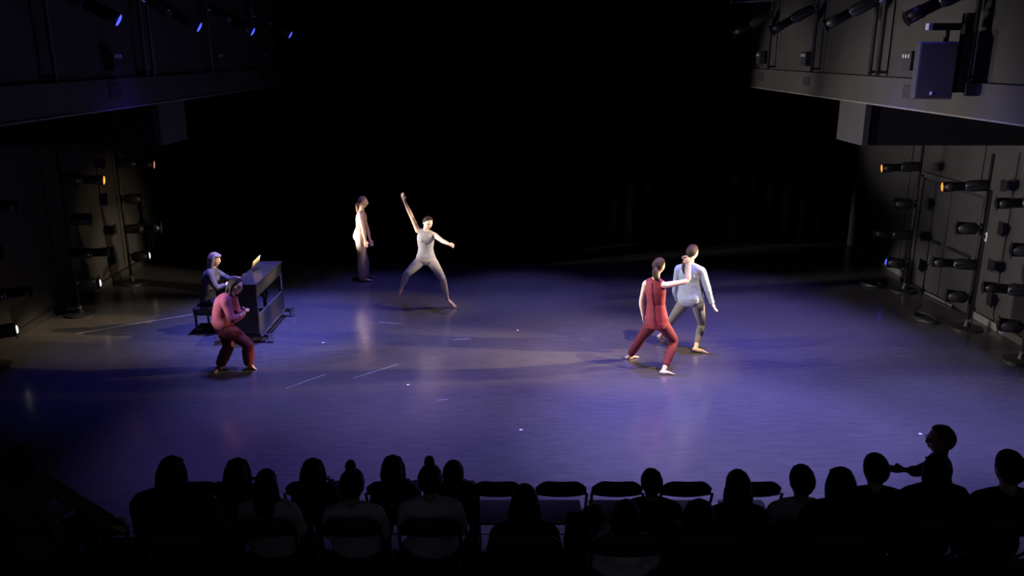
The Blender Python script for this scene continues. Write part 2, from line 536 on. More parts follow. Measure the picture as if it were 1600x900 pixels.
def head_sphere(hair=False, n=30, bald=False):
    vs, fs = [], []
    m = n * 2
    for i in range(n + 1):
        th = math.pi * i / n
        for k in range(m):
            ph = 2 * math.pi * k / m
            d = V((math.sin(th) * math.cos(ph), math.sin(th) * math.sin(ph), math.cos(th)))
            x, y, z = d.x * 0.075, d.y * 0.097, d.z * 0.115
            t = max(0.0, -d.z)
            x *= 1 - 0.30 * t ** 1.5
            if y < 0:
                y *= 1 - 0.50 * t
            if not hair:
                if d.y > 0:
                    def g(cx, cz, sx, sz):
                        return math.exp(-((x - cx) / sx) ** 2 - ((z - cz) / sz) ** 2)
                    b = 0.016 * g(0, -0.006, 0.011, 0.026) + 0.014 * g(0, -0.026, 0.014, 0.012)
                    b += -0.009 * (g(0.031, 0.008, 0.016, 0.012) + g(-0.031, 0.008, 0.016, 0.012))
                    b += 0.003 * (g(0.03, 0.03, 0.02, 0.008) + g(-0.03, 0.03, 0.02, 0.008))
                    b += 0.006 * g(0, -0.060, 0.022, 0.008) + 0.008 * g(0, -0.097, 0.022, 0.016)
                    b += -0.004 * g(0, -0.078, 0.02, 0.007)
                    y += b * d.y ** 0.5
            else:
                val = 0.8 * d.z - 0.75 * d.y - 0.05
                s = min(1, max(0, (val + 0.05) / 0.13))
                s = s * s * (3 - 2 * s)
                k_ = -0.014 + s * 0.031
                x += d.x * k_
                y += d.y * k_
                z += d.z * k_ * 0.8
            vs.append(V((x, y, z)))
    for i in range(n):
        for k in range(m):
            fs.append((i * m + k, (i + 1) * m + k, (i + 1) * m + (k + 1) % m, i * m + (k + 1) % m))
    return vs, fs


HEAD_V, HEAD_F = head_sphere()
HAIR_V, HAIR_F = head_sphere(True)


def lerp(a, b, t):
    return V(a) * (1 - t) + V(b) * t


def hand_into(mb, wr, tip, el, thumb_side, curl, s):
    """palm, four unequal bent fingers and a thumb from its side"""
    d = (V(tip) - V(wr)).normalized()
    sd = V(thumb_side)
    sd = (sd - d * sd.dot(d)).normalized()
    nrm = d.cross(sd)
    pl = 0.088 * s
    mb.loft([V(wr) - d * 0.01, V(wr) + d * 0.03 * s, V(wr) + d * 0.065 * s, V(wr) + d * pl],
            [(0.024 * s, 0.018 * s), (0.036 * s, 0.015 * s), (0.040 * s, 0.0145 * s), (0.038 * s, 0.012 * s)], sd, 12)
    for k, (o, L) in enumerate(((0.029, 0.070), (0.010, 0.078), (-0.010, 0.072), (-0.028, 0.056))):
        p = V(wr) + d * (pl - 0.008) + sd * o * s
        dd = (d + sd * o * 2.2).normalized()
        pts = [p]
        ang = 0.0
        for j, fr in enumerate((0.45, 0.31, 0.24)):
            ang += curl * (1.0 if j else 0.75)
            q = dd * math.cos(ang) + nrm * math.sin(ang)
            pts.append(pts[-1] + q * L * fr * s)
        mb.loft(pts, [0.0092 * s, 0.0088 * s, 0.008 * s, 0.0066 * s], sd, 8)
    p = V(wr) + d * 0.028 * s + sd * 0.026 * s
    td = (d * 0.72 + sd * 0.62 + nrm * 0.35 * min(1, curl + 0.3)).normalized()
    td2 = (d * 0.9 + sd * 0.25 + nrm * 0.5 * curl).normalized()
    mb.loft([p, p + td * 0.033 * s, p + td * 0.033 * s + td2 * 0.030 * s], [0.0135 * s, 0.0105 * s, 0.0075 * s], nrm, 8)


def foot_into(mb, kn, an, toe, side, s, infl=0.0, toes=True):
    a = (V(an) - V(kn)).normalized()
    f = (V(toe) - V(an))
    fp = f - a * f.dot(a)
    fp = fp.normalized() if fp.length > 1e-4 else V((0, 0, 0))
    heel = V(an) + a * 0.045 * s - fp * 0.032 * s
    heel.z = max(heel.z, 0.026)
    fd = (V(toe) - heel)
    L = fd.length
    fd.normalize()
    sd = V(side) - fd * V(side).dot(fd)
    sd.normalize()
    up = sd.cross(fd)
    if up.dot(a) > 0:
        up = -up
    mb.loft([heel, lerp(heel, toe, 0.22), lerp(heel, toe, 0.5) + up * 0.012 * s, lerp(heel, toe, 0.78), lerp(heel, toe, 0.92)],
            [(0.027 * s + infl, 0.026 * s + infl), (0.031 * s + infl, 0.030 * s + infl), (0.034 * s + infl, 0.026 * s + infl),
             (0.041 * s + infl, 0.017 * s + infl), (0.036 * s + infl, 0.011 * s + infl)], sd, 12)
    mb.loft([V(an) + a * -0.05 * s, V(an), lerp(heel, toe, 0.2), lerp(heel, toe, 0.42)],
            [0.034 * s + infl, 0.034 * s + infl, 0.032 * s + infl, 0.027 * s + infl], sd, 10)
    if toes:
        for k, o in enumerate((-0.030, -0.013, 0.003, 0.017, 0.029)):
            c = lerp(heel, toe, 0.93 - 0.035 * abs(k - 1)) + sd * o * s
            mb.loft([c, c + fd * 0.026 * s], [0.0085 * s, 0.007 * s], sd, 8)


def spine(j):
    """rings of the trunk: centre, half width, half depth and side axis"""
    pel, nk = V(j['pel']), V(j['neck'])
    s = j['s']
    h = (V(j['hipR']) - V(j['hipL'])).normalized()
    c = (V(j['shR']) - V(j['shL'])).normalized()
    up = (nk - pel).normalized()
    fw = up.cross(lerp(h, c, 0.5)).normalized()
    bow = j.get('bow', 0.0)
    hw = max(0.15 * s, (V(j['hipR']) - V(j['hipL'])).length * 0.5 + 0.075 * s)
    rows = [(-0.16, 0.62 * hw, 0.085), (-0.06, hw * 0.98, 0.112), (0.06, hw * 0.98, 0.112), (0.22, 0.138 * s, 0.096), (0.38, 0.124 * s, 0.088),
            (0.55, 0.134 * s, 0.098), (0.72, 0.146 * s, 0.105), (0.86, 0.142 * s, 0.090), (0.95, 0.110 * s, 0.070), (1.01, 0.062 * s, 0.058)]
    out = []
    for t, a, b in rows:
        off = -fw * bow * math.sin(max(0, min(1, t)) * math.pi)
        out.append((lerp(pel, nk, t) + off, a * j.get('wide', 1.0), b * s, lerp(h, c, max(0, min(1, t))).normalized(), t))
    return out, fw, up


def torso_into(mb, j, infl=0.0, t0=-1.0, t1=2.0, bust=True, yoke=1.0):
    rows, fw, up = spine(j)
    s = j['s']
    use = [r for r in rows if t0 <= r[4] <= t1]
    mb.loft([r[0] for r in use], [(r[1] + infl, r[2] + infl) for r in use], [r[3] for r in use], 20, cap=0.5)
    h = (V(j['hipR']) - V(j['hipL'])).normalized()
    if t0 <= 0.0 and j.get('butt', 1):
        for k in ((-1, 1) if infl < 0.02 else ()):
            mb.ell(V(j['pel']) - fw * 0.036 * s - up * 0.035 * s + h * k * 0.062 * s, (0.086 * s + infl,) * 3, n=10)
    if t1 > 0.8:
        c = (V(j['shR']) - V(j['shL'])).normalized()
        if bust:
            ch = lerp(j['pel'], j['neck'], 0.70)
            for k in (-1, 1):
                mb.ell(ch + fw * 0.046 * s + c * k * 0.055 * s, (0.061 * s + infl,) * 3, n=10)
        # shoulder yoke
        nk = lerp(j['pel'], j['neck'], 0.95)
        eL, eR = lerp(nk, j['shL'], yoke), lerp(nk, j['shR'], yoke)
        mb.loft([eL, lerp(eL, nk, 0.5) + up * 0.012 * s, nk, lerp(eR, nk, 0.5) + up * 0.012 * s, eR],
                [0.048 * s + infl, 0.052 * s + infl, 0.058 * s + infl, 0.052 * s + infl, 0.048 * s + infl], fw, 12, cap=0.7 if yoke > 0.9 else 0.1)
    return fw, up


def limb(a, b, c, t, d=0.13):
    def P(q):
        q = max(0.0, min(2.0, q))
        return lerp(a, b, q) if q <= 1 else lerp(b, c, q - 1)
    if t < 0.05 or t > 1.95:
        return P(t)
    return (P(t - d) + P(t) + P(t + d)) / 3


def leg_into(mb, j, k, infl=0.0, t1=2.0, flare=0.0, foot=False):
    s = j['s']
    hip, kn, an = V(j['hip' + k]), V(j['kn' + k]), V(j['an' + k])
    side = (V(j['hipR']) - V(j['hipL'])).normalized()
    bd = (kn - hip).normalized()
    sd = (an - kn).normalized()
    back = (hip + an) * 0.5 - kn
    back = back.normalized() if back.length > 0.02 else side.cross(bd)
    bk = {1.14: 0.006, 1.32: 0.014, 1.55: 0.010}
    rr = [0.090, 0.086, 0.074, 0.060, 0.055, 0.053, 0.055, 0.048, 0.037, 0.034]
    ts = [0, 0.25, 0.55, 0.85, 1.0, 1.14, 1.32, 1.55, 1.8, 2.0]
    if t1 < 2 and t1 not in ts:
        ts[-1] = t1
    pts, rad = [], []
    for r, t in zip(rr, ts):
        if t <= t1 + 1e-6:
            pts.append(limb(hip, kn, an, t) + back * bk.get(t, 0.0) * s)
            rad.append(r * s * j.get('leg', 1.0) + infl + flare * max(0, t - 0.3))
    mb.loft(pts, rad, side, 14, cap=0.08 if infl else 0.35, cap0=0.7 if infl else 0.35)


def arm_into(mb, j, k, infl=0.0, t1=2.0, t0=0.0, flare=0.0):
    s = j['s']
    sh, el, wr = V(j['sh' + k]), V(j['el' + k]), V(j['wr' + k])
    pts, rad = [], []
    for t, r in ((0, 0.050), (0.25, 0.046), (0.6, 0.041), (0.85, 0.038), (1.0, 0.037), (1.15, 0.038), (1.3, 0.038), (1.6, 0.031), (1.85, 0.026), (2.0, 0.025)):
        if t0 - 1e-6 <= t <= t1 + 1e-6:
            pts.append(limb(sh, el, wr, t))
            rad.append(r * s * j.get('arm', 1.0) + infl + flare * t)
    mb.loft(pts, rad, (0.3, 0.5, 0.8), 12, cap=0.35)


def head_into(mb, j, hd):
    R = frame(j['hf'], j.get('hu', (0, 0, 1)))
    hs = j['s'] * j.get('hs', 1.0)
    c = V(j['head'])
    mb.add([c + R @ (v * hs) for v in HEAD_V], HEAD_F)
    for k in (-1, 1):
        mb.ell(c + R @ V((k * 0.075 * hs, -0.008 * hs, -0.006 * hs)), (0.010 * hs, 0.019 * hs, 0.031 * hs), R, 8)
    nk = lerp(j['pel'], j['neck'], 0.97)
    mb.loft([nk, lerp(nk, c + R @ V((0, -0.02 * hs, -0.07 * hs)), 0.6), c + R @ V((0, -0.018 * hs, -0.05 * hs))],
            [0.060 * hs, 0.050 * hs, 0.052 * hs], (1, 0, 0), 14)
    return R, hs, c


def person(label, j, base, skin, hair, hair_style='short', group=None, vox=0.0075, face=True, cloth=(), hands=True, shoes=None, cat='person'):
    """j: joints in metres. cloth: list of (name, material, function(mb), voxel, smooth, wrinkle, wscale)"""
    base = V(base)
    root = empty('person', base, label, cat, group)
    mb = MB()
    torso_into(mb, j, 0.0, bust=j.get('bust', True))
    for k in 'LR':
        leg_into(mb, j, k)
        arm_into(mb, j, k)
        side = (V(j['hipR']) - V(j['hipL'])).normalized()
        if shoes is None:
            foot_into(mb, j['kn' + k], j['an' + k], j['toe' + k], side, j['s'])
        if hands:
            th = j.get('th' + k, (0, 0, 1))
            hand_into(mb, j['wr' + k], j['tip' + k], j['el' + k], th, j.get('curl' + k, 0.35), j['s'])
    R, hs, c = head_into(mb, j, None)
    organic(mb, 'body', skin, root, base, vox, 3)
    if face:
        for k in (-1, 1):
            MB().ell(c + R @ V((k * 0.031 * hs, 0.081 * hs, 0.008 * hs)), (0.013 * hs, 0.008 * hs, 0.008 * hs), R, 6).build('eye', M['eye'], root, base, smooth=True)
        MB().ell(c + R @ V((0, 0.0835 * hs, -0.060 * hs)), (0.021 * hs, 0.008 * hs, 0.007 * hs), R, 6).build('mouth', M['lips'], root, base, smooth=True)
    hb = MB()
    hb.add([c + R @ (v * hs) for v in HAIR_V], HAIR_F)

    def L(x, y, z):
        return c + R @ V((x * hs, y * hs, z * hs))
    if hair_style == 'bun':
        hb.ell(L(0, -0.035, 0.158), (0.040 * hs, 0.042 * hs, 0.050 * hs), R, 8)
    if hair_style == 'long':
        hb.loft([L(0, -0.06, 0.03), L(0, -0.085, -0.06), L(0, -0.09, -0.16), L(0, -0.085, -0.25)],
                [(0.07 * hs, 0.05 * hs), (0.082 * hs, 0.045 * hs), (0.085 * hs, 0.035 * hs), (0.06 * hs, 0.02 * hs)], R @ V((1, 0, 0)), 14)
        for k in (-1, 1):
            hb.loft([L(k * 0.06, -0.01, 0.05), L(k * 0.082, -0.02, -0.04), L(k * 0.082, -0.02, -0.13), L(k * 0.07, -0.03, -0.2)],
                    [0.025 * hs, 0.026 * hs, 0.026 * hs, 0.014 * hs], R @ V((1, 0, 0)), 10)
    if hair_style == 'bob':
        hb.loft([L(0, -0.05, 0.03), L(0, -0.07, -0.06), L(0, -0.075, -0.14), L(0, -0.075, -0.19)],
                [(0.085 * hs, 0.06 * hs), (0.095 * hs, 0.05 * hs), (0.098 * hs, 0.045 * hs), (0.08 * hs, 0.025 * hs)], R @ V((1, 0, 0)), 14)
        for k in (-1, 1):
            hb.loft([L(k * 0.05, 0.035, 0.085), L(k * 0.083, 0.015, 0.02), L(k * 0.09, 0.0, -0.06), L(k * 0.088, -0.01, -0.15)],
                    [0.026 * hs, 0.026 * hs, 0.03 * hs, 0.02 * hs], R @ V((1, 0, 0)), 10)
        hb.loft([L(-0.055, 0.075, 0.068), L(0, 0.098, 0.072), L(0.055, 0.075, 0.068)], [0.018 * hs, 0.022 * hs, 0.018 * hs], R @ V((0, 0, 1)), 10)
    organic(hb, 'hair', hair, root, base, max(0.008, vox), 3, 0.006, 0.03)
    if hair_style == 'ponytail':
        pb = MB()
        pts = j.get('pony') or [L(0, -0.10, 0.0), L(0, -0.125, -0.05), L(0, -0.12, -0.13), L(0, -0.115, -0.24)]
        pr = [0.020, 0.032, 0.030, 0.012] if len(pts) == 4 else j.get('pr', [0.020, 0.034, 0.033, 0.028, 0.012])
        pb.loft(pts, [r * hs for r in pr], R @ V((1, 0, 0)), 12)
        organic(pb, 'ponytail', hair, root, base, max(0.008, vox), 3, 0.006, 0.03)
    for name, m, fn, vx, sm, wr_, ws in cloth:
        cb = MB()
        fn(cb)
        organic(cb, name, m, root, base, vx, sm, wr_, ws)
    if shoes is not None:
        for k in 'LR':
            sb = MB()
            side = (V(j['hipR']) - V(j['hipL'])).normalized()
            foot_into(sb, j['kn' + k], j['an' + k], j['toe' + k], side, j['s'], 0.010, toes=False)
            organic(sb, 'shoe', shoes, root, base, max(0.010, vox), 3)
    return root, (R, hs, c), base


def px(Y0):
    def f(u, v, dy=0.0):
        return at(u, v, 1, Y0 + dy)
    return f


BONES = []


def report(nm, j):
    for k in 'LR':
        BONES.append('%s %s thigh %.2f shin %.2f foot %.2f uarm %.2f farm %.2f hand %.2f anz %.2f toez %.2f' % (
            nm, k, (V(j['hip' + k]) - V(j['kn' + k])).length, (V(j['kn' + k]) - V(j['an' + k])).length, (V(j['toe' + k]) - V(j['an' + k])).length,
            (V(j['sh' + k]) - V(j['el' + k])).length, (V(j['el' + k]) - V(j['wr' + k])).length, (V(j['tip' + k]) - V(j['wr' + k])).length, j['an' + k].z, j['toe' + k].z))
    BONES.append('   trunk %.2f neck-head %.2f shoulders %.2f hips %.2f' % ((V(j['pel']) - V(j['neck'])).length, (V(j['head']) - V(j['neck'])).length,
                 (V(j['shL']) - V(j['shR'])).length, (V(j['hipL']) - V(j['hipR'])).length))


def ground(j, base_xy):
    return (base_xy[0], base_xy[1], 0)


# ---- dancer A: standing in profile at the back
p = px(16.55)
A = dict(s=1.0, pel=p(562.5, 367), neck=p(564.5, 331), head=p(567, 316), hf=(1, -0.12, -0.03),
         hipR=p(562.5, 371, -0.085), hipL=p(563, 371, 0.085), knR=p(565.5, 402, -0.10), knL=p(568, 400, 0.12),
         anR=p(565.5, 433.5, -0.11), anL=p(571, 428.5, 0.18), toeR=p(582, 438.5, -0.14), toeL=p(585, 433.2, 0.18),
         shR=p(562.5, 337, -0.165), shL=p(566.5, 336, 0.165), elR=p(567, 357.5, -0.22), elL=p(574, 357, 0.21),
         wrR=p(571, 375.5, -0.20), wrL=p(578, 374.5, 0.10), tipR=p(573, 389.5, -0.20), tipL=p(582.5, 387, 0.06),
         thR=(1, 0, 0.1), thL=(1, 0, 0.1), curlR=0.3, curlL=0.35, bow=-0.01)
report('A', A)
person('barefoot dancer standing upright in profile at the back, tan top and pale beige trousers', A, (-3.03, 16.5, 0), M['skin'], M['hair_blond'], 'ponytail', 'dancers on the stage',
       cloth=[('tank_top', M['tan_top'], lambda m: torso_into(m, A, 0.010, -0.1, 0.97, yoke=0.72), 0.009, 4, 0.006, 0.1),
              ('trousers', M['beige'], lambda m: (torso_into(m, A, 0.016, -1, 0.30, bust=False), leg_into(m, A, 'L', 0.014, 2.0, 0.016), leg_into(m, A, 'R', 0.014, 2.0, 0.016)), 0.009, 4, 0.012, 0.12)])

# ---- dancer B: leaping, facing the house
p = px(14.6)
B = dict(s=1.0, pel=p(665.5, 404), neck=p(665, 362), head=p(668.5, 348.5, -0.04), hf=(0.55, -0.8, -0.25), hu=(0.18, 0, 1),
         hipR=p(657, 408, 0.0), hipL=p(674, 407.5, 0.0), knR=p(634, 430, -0.12), knL=p(691.5, 434.5, -0.16),
         anR=p(628.2, 447.5, 0.20), anL=p(698.6, 464, 0.0), toeR=p(621.6, 461.5, 0.30), toeL=p(711.3, 480.6, -0.03),
         shR=p(653.5, 361, 0.0), shL=p(679, 367.5, 0.0), elR=p(642.5, 337, 0.02), elL=p(691, 376.5, -0.18),
         wrR=p(631.8, 314, -0.04), wrL=p(702, 381.5, -0.34), tipR=p(627.5, 301, -0.05), tipL=p(711.5, 384.5, -0.38),
         thR=(0.8, -0.5, 0.3), thL=(0, -0.3, 1), curlR=0.25, curlL=1.15, bow=0.0)
report('B', B)
person('leaping dancer with one arm raised high, sleeveless grey top and grey leggings', B, (-1.2, 14.6, 0), M['skin'], M['hair_dark'], 'short', 'dancers on the stage',
       cloth=[('tank_top', M['grey_top'], lambda m: torso_into(m, B, 0.011, -0.05, 0.97, yoke=0.74), 0.009, 4, 0.006, 0.1),
              ('leggings', M['grey_leg'], lambda m: (torso_into(m, B, 0.008, -1, 0.25, bust=False), leg_into(m, B, 'L', 0.009, 1.86), leg_into(m, B, 'R', 0.009, 1.86)), 0.009, 4, 0.004, 0.1)])

# ---- dancer C: crouching beside the piano
p = px(11.5)
Cc = dict(s=1.03, pel=p(349.5, 505), neck=p(358, 463), head=p(368, 447, -0.02), hf=(0.96, -0.25, -0.18), hu=(0.25, 0, 1),
          hipR=p(352.5, 511, -0.09), hipL=p(350, 510, 0.09), knR=p(388.5, 539, -0.20), knL=p(358, 541, -0.08),
          anR=p(388.5, 568.5, 0.06), anL=p(344, 570.5, 0.06), toeR=p(399, 576.5, -0.02), toeL=p(337, 580, -0.10),
          shR=p(353, 471, -0.16), shL=p(363, 468, 0.16), elR=p(362.5, 501, -0.26), elL=p(374, 494, 0.16),
          wrR=p(377, 492.5, -0.17), wrL=p(380, 489, 0.02), tipR=p(385, 481.5, -0.10), tipL=p(386, 480, -0.02),
          thR=(0.2, 0.8, 0.5), thL=(0.1, -0.8, 0.5), curlR=0.9, curlL=0.9, bow=0.06)
report('C', Cc)


def c_shirt(m):
    torso_into(m, Cc, 0.034, -0.1, 0.99)
    rows, fw, up = spine(Cc)
    rr = rows[:7]
    m.loft([r[0] - fw * 0.012 for r in rr], [(0.165, 0.12), (0.185, 0.150), (0.185, 0.150), (0.172, 0.130), (0.165, 0.122), (0.165, 0.122), (0.16, 0.115)], [r[3] for r in rr], 20, cap=0.25)
    for k in 'LR':
        arm_into(m, Cc, k, 0.022, 1.95)


person('crouching dancer beside the piano, long dark hair, rose red long-sleeved shirt and dark red trousers', Cc, (-4.15, 11.5, 0), M['skin'], M['hair_dark'], 'long', 'dancers on the stage',
       cloth=[('shirt', M['rose'], c_shirt, 0.010, 5, 0.018, 0.16),
              ('trousers', M['darkred'], lambda m: (torso_into(m, Cc, 0.016, -1, 0.25, bust=False), leg_into(m, Cc, 'L', 0.014, 1.95, 0.018), leg_into(m, Cc, 'R', 0.014, 1.95, 0.018)), 0.010, 4, 0.018, 0.14)])

# ---- pianist D
p = px(13.4)
D = dict(s=1.0, pel=p(326, 470), neck=p(331, 421), head=p(335, 405.5, 0), hf=(0.98, -0.16, -0.10), hu=(0.05, 0, 1),
         hipR=p(328, 474, -0.10), hipL=p(329, 474, 0.10), knR=p(363, 476, -0.13), knL=p(363, 474, 0.13),
         anR=V((-4.60, 13.27, 0.085)), anL=V((-4.60, 13.53, 0.085)), toeR=V((-4.42, 13.25, 0.025)), toeL=V((-4.42, 13.55, 0.025)),
         shR=p(328, 428, -0.17), shL=p(337, 425, 0.17), elR=p(337.5, 451, -0.24), elL=p(359, 437, 0.20),
         wrR=p(351, 445.5, -0.08), wrL=p(378, 434.5, 0.0), tipR=p(362, 442.5, 0.0), tipL=p(390, 426, 0.06),
         thR=(0, 1, 0.2), thL=(0, -0.4, 1), curlR=0.4, curlL=0.5, bow=0.03)
report('D', D)
person('seated pianist with a greying bob and fringe, charcoal jumper, reaching for a yellow sheet', D, (-5.05, 13.4, 0), M['skin'], M['hair_grey'], 'bob',
       cloth=[('jumper', M['jumper'], lambda m: (torso_into(m, D, 0.022, -0.2, 1.0), arm_into(m, D, 'L', 0.017, 1.6), arm_into(m, D, 'R', 0.017, 2.0)), 0.010, 4, 0.014, 0.14),
              ('trousers', M['navy'], lambda m: (torso_into(m, D, 0.014, -1, 0.25, bust=False), leg_into(m, D, 'L', 0.014, 2.0, 0.008), leg_into(m, D, 'R', 0.014, 2.0, 0.008)), 0.010, 4, 0.012, 0.14)],
       shoes=M['leather'])

# ---- dancer E: crimson tunic, arm raised
p = px(11.5)
E_ = dict(s=0.98, pel=p(1026, 500), neck=p(1024, 437), head=p(1029.5, 415.5, 0.04), hf=(0.80, 0.55, -0.12), hu=(0.05, 0.05, 1),
          hipR=p(1036, 508, -0.05), hipL=p(1017, 507, 0.06), knR=p(1054, 533, 0.14), knL=p(1000.5, 531, 0.22),
          anR=p(1037, 578.5, -0.16), anL=p(983, 557.5, 0.43), toeR=p(1055, 585.3, -0.20), toeL=p(998, 557.5, 0.54),
          shR=p(1038, 446, -0.10), shL=p(1009, 443, 0.10), elR=p(1075, 439.5, -0.06), elL=p(1002, 471, 0.12),
          wrR=p(1077, 412, 0.0), wrL=p(1004.5, 492.5, 0.10), tipR=p(1066, 396.5, 0.02), tipL=p(1006.5, 508, 0.10),
          thR=(-0.7, 0.2, -0.5), thL=(0.3, 0.9, 0), curlR=0.22, curlL=0.35,
          pony=[p(1024.5, 419, -0.05), p(1023.5, 424, -0.07), p(1024, 430, -0.09), p(1026, 435, -0.11), p(1030, 439, -0.11)], pr=[0.03, 0.046, 0.045, 0.040, 0.022])
report('E', E_)


def tunic(m):
    torso_into(m, E_, 0.014, -0.1, 0.97, yoke=0.72)
    rows, fw, up = spine(E_)
    hem = [r for r in rows if r[4] < 0.5]
    m.loft([hem[0][0], hem[1][0], hem[2][0], hem[3][0], hem[4][0]],
           [(0.175, 0.150), (0.178, 0.148), (0.172, 0.14), (0.155, 0.12), (0.142, 0.108)], [r[3] for r in hem[:5]], 20, cap=0.1)


rE, _, bE = person('dancer in a sleeveless crimson tunic with one bare arm raised, seen from behind', E_, (2.05, 11.5, 0), M['skin_lit'], M['hair_dark'], 'ponytail', 'dancers on the stage',
                   cloth=[('tunic', M['crimson'], tunic, 0.009, 4, 0.012, 0.16),
                          ('trousers', M['maroon'], lambda m: (torso_into(m, E_, 0.0128, -1, 0.40, bust=False), leg_into(m, E_, 'L', 0.011, 1.84, 0.006), leg_into(m, E_, 'R', 0.011, 1.84, 0.006)), 0.009, 4, 0.008, 0.12)])

rows_, fw_, up_ = spine(E_)
sp_ = []
for r_, o_, b_ in zip(rows_[8:0:-1], (-0.004, 0.0, 0.004, 0.010, 0.018, 0.028, 0.042, 0.060), (0.084, 0.104, 0.119, 0.112, 0.108, 0.120, 0.141, 0.145)):
    sp_.append(r_[0] - fw_ * (b_ * 0.995) + r_[3] * o_)
MB().loft(sp_, [0.007] * len(sp_), (1, 0, 0), 8).build('back_seam', M['seam'], rE, bE, smooth=True)

# ---- dancer F: grey-blue shirt
p = px(12.2)
Ff = dict(s=1.0, pel=p(1079, 466, 0.12), neck=p(1078, 416, 0.12), head=p(1082, 394.5, 0.16), hf=(0.78, 0.58, -0.12), hu=(0.03, 0.03, 1),
          hipR=p(1090, 474, 0.04), hipL=p(1069, 473, 0.18), knR=p(1097, 507, 0.28), knL=p(1048, 502, 0.40),
          anR=p(1087.5, 542, 0.05), anL=p(1033.5, 523, 0.52), toeR=p(1108, 552.8, 0.0), toeL=p(1037, 534.5, 0.56),
          shR=p(1096.5, 425, 0.04), shL=p(1060.5, 422, 0.22), elR=p(1104.5, 448.5, 0.0), elL=p(1055.5, 450, 0.22),
          wrR=p(1112.5, 474, -0.04), wrL=p(1059, 468, 0.36), tipR=p(1121.5, 490.5, -0.06), tipL=p(1063, 480, 0.44),
          thR=(0.2, 0.9, 0.2), thL=(0.5, 0.5, 0.3), curlR=0.15, curlL=0.35,
          pony=[p(1073, 401, 0.06), p(1070.5, 407, 0.0), p(1068.5, 414, -0.02), p(1068, 421, -0.02), p(1069, 428, -0.01)])
report('F', Ff)


def shirt(m):
    torso_into(m, Ff, 0.030, -0.1, 0.99)
    rows, fw, up = spine(Ff)
    m.loft([rows[0][0], rows[1][0], rows[2][0], rows[3][0], rows[4][0], rows[5][0]],
           [(0.185, 0.150), (0.208, 0.172), (0.205, 0.170), (0.195, 0.152), (0.180, 0.138), (0.17, 0.13)], [r[3] for r in rows[:6]], 20, cap=0.25)
    arm_into(m, Ff, 'L', 0.020, 2.0)
    arm_into(m, Ff, 'R', 0.020, 2.0)


def collar(m):
    rows, fw, up = spine(Ff)
    c = V(Ff['neck']) - up * 0.005
    h = rows[-1][3]
    pts = [c + h * (0.070 * math.cos(a)) + fw * (0.066 * math.sin(a)) + up * 0.02 for a in [2.2 + 0.32 * i for i in range(16)]]
    m.loft(pts, [(0.008, 0.024)] * len(pts), (0, 0, 1), 8)


person('dancer in a loose grey-blue long-sleeved shirt and slate leggings, turned away', Ff, (2.75, 12.3, 0), M['skin_lit'], M['hair_dark'], 'ponytail', 'dancers on the stage',
       cloth=[('shirt', M['shirt'], shirt, 0.010, 4, 0.022, 0.16), ('collar', M['shirt'], collar, 0.008, 2, 0, 0.1),
              ('leggings', M['legging'], lambda m: (torso_into(m, Ff, 0.0128, -1, 0.56, bust=False), leg_into(m, Ff, 'L', 0.009, 1.84), leg_into(m, Ff, 'R', 0.009, 1.84)), 0.009, 4, 0.004, 0.1)])

# ------------------------------------------------------------------ piano, bench, sheet
PZ = at(395, 450.5, 0, -4.05).z
pr = empty('upright_piano', (-4.3, 13.4, 0), 'black upright piano on a castered dolly, open back turned to the stage', 'piano')
y0, y1 = 12.66, 14.16
xb, xf = -4.05, -4.41
ob = lambda mb, n, m: mb.build(n, m, pr, (-4.3, 13.4, 0))
zt = PZ
ob(MB().box(((xb + xf) / 2, y0 + 0.025, (zt + 0.16) / 2), (xb - xf, 0.05, zt - 0.16), bev=0.006), 'end_panel', M['piano'])
ob(MB().box(((xb + xf) / 2, y1 - 0.025, zt - 0.10), (xb - xf, 0.05, 0.20), bev=0.006).box((xb - 0.03, y1 - 0.025, (zt + 0.16) / 2), (0.06, 0.05, zt - 0.16), bev=0.006)
   .box((xf + 0.03, y1 - 0.025, (zt + 0.16) / 2), (0.06, 0.05, zt - 0.16), bev=0.006), 'end_frame', M['piano'])
ob(MB().box(((xb + xf) / 2, (y0 + y1) / 2, zt + 0.012), (xb - xf + 0.03, y1 - y0 + 0.03, 0.03), bev=0.008), 'lid', M['piano'])
ob(MB().box((xb - 0.02, (y0 + y1) / 2, zt - 0.10), (0.03, y1 - y0 - 0.10, 0.19), bev=0.004), 'upper_back_panel', M['pianoback'])
ob(MB().box((xb - 0.02, (y0 + y1) / 2, 0.29), (0.03, y1 - y0 - 0.10, 0.34), bev=0.004), 'lower_back_panel', M['pianoback'])
ob(MB().box((xf + 0.02, (y0 + y1) / 2, zt - 0.08), (0.03, y1 - y0 - 0.10, 0.14), bev=0.004), 'music_desk', M['piano'])
ob(MB().box((xf - 0.10, (y0 + y1) / 2, 0.62), (0.34, y1 - y0 - 0.02, 0.07), bev=0.01), 'keybed', M['piano'])
kb = MB()
for i in range(52):
    kb.box((xf - 0.16, y0 + 0.13 + i * 0.0238, 0.664), (0.15, 0.0225, 0.02))
ko = ob(kb, 'keyboard', M['ivory'])
ko['kind'] = 'stuff'
for yy in (y0 + 0.06, y1 - 0.06):
    ob(MB().box((xf - 0.22, yy, 0.36), (0.06, 0.06, 0.46), bev=0.008), 'front_leg', M['piano'])
    ob(MB().box((xb - 0.28, yy, 0.115), (0.86, 0.06, 0.05), bev=0.006), 'dolly_rail', M['steel'])
ob(MB().tube((xb + 0.03, y0 + 0.02, 0.13), (xb + 0.03, y1 - 0.02, 0.13), 0.022), 'dolly_side_bar', M['chrome'])
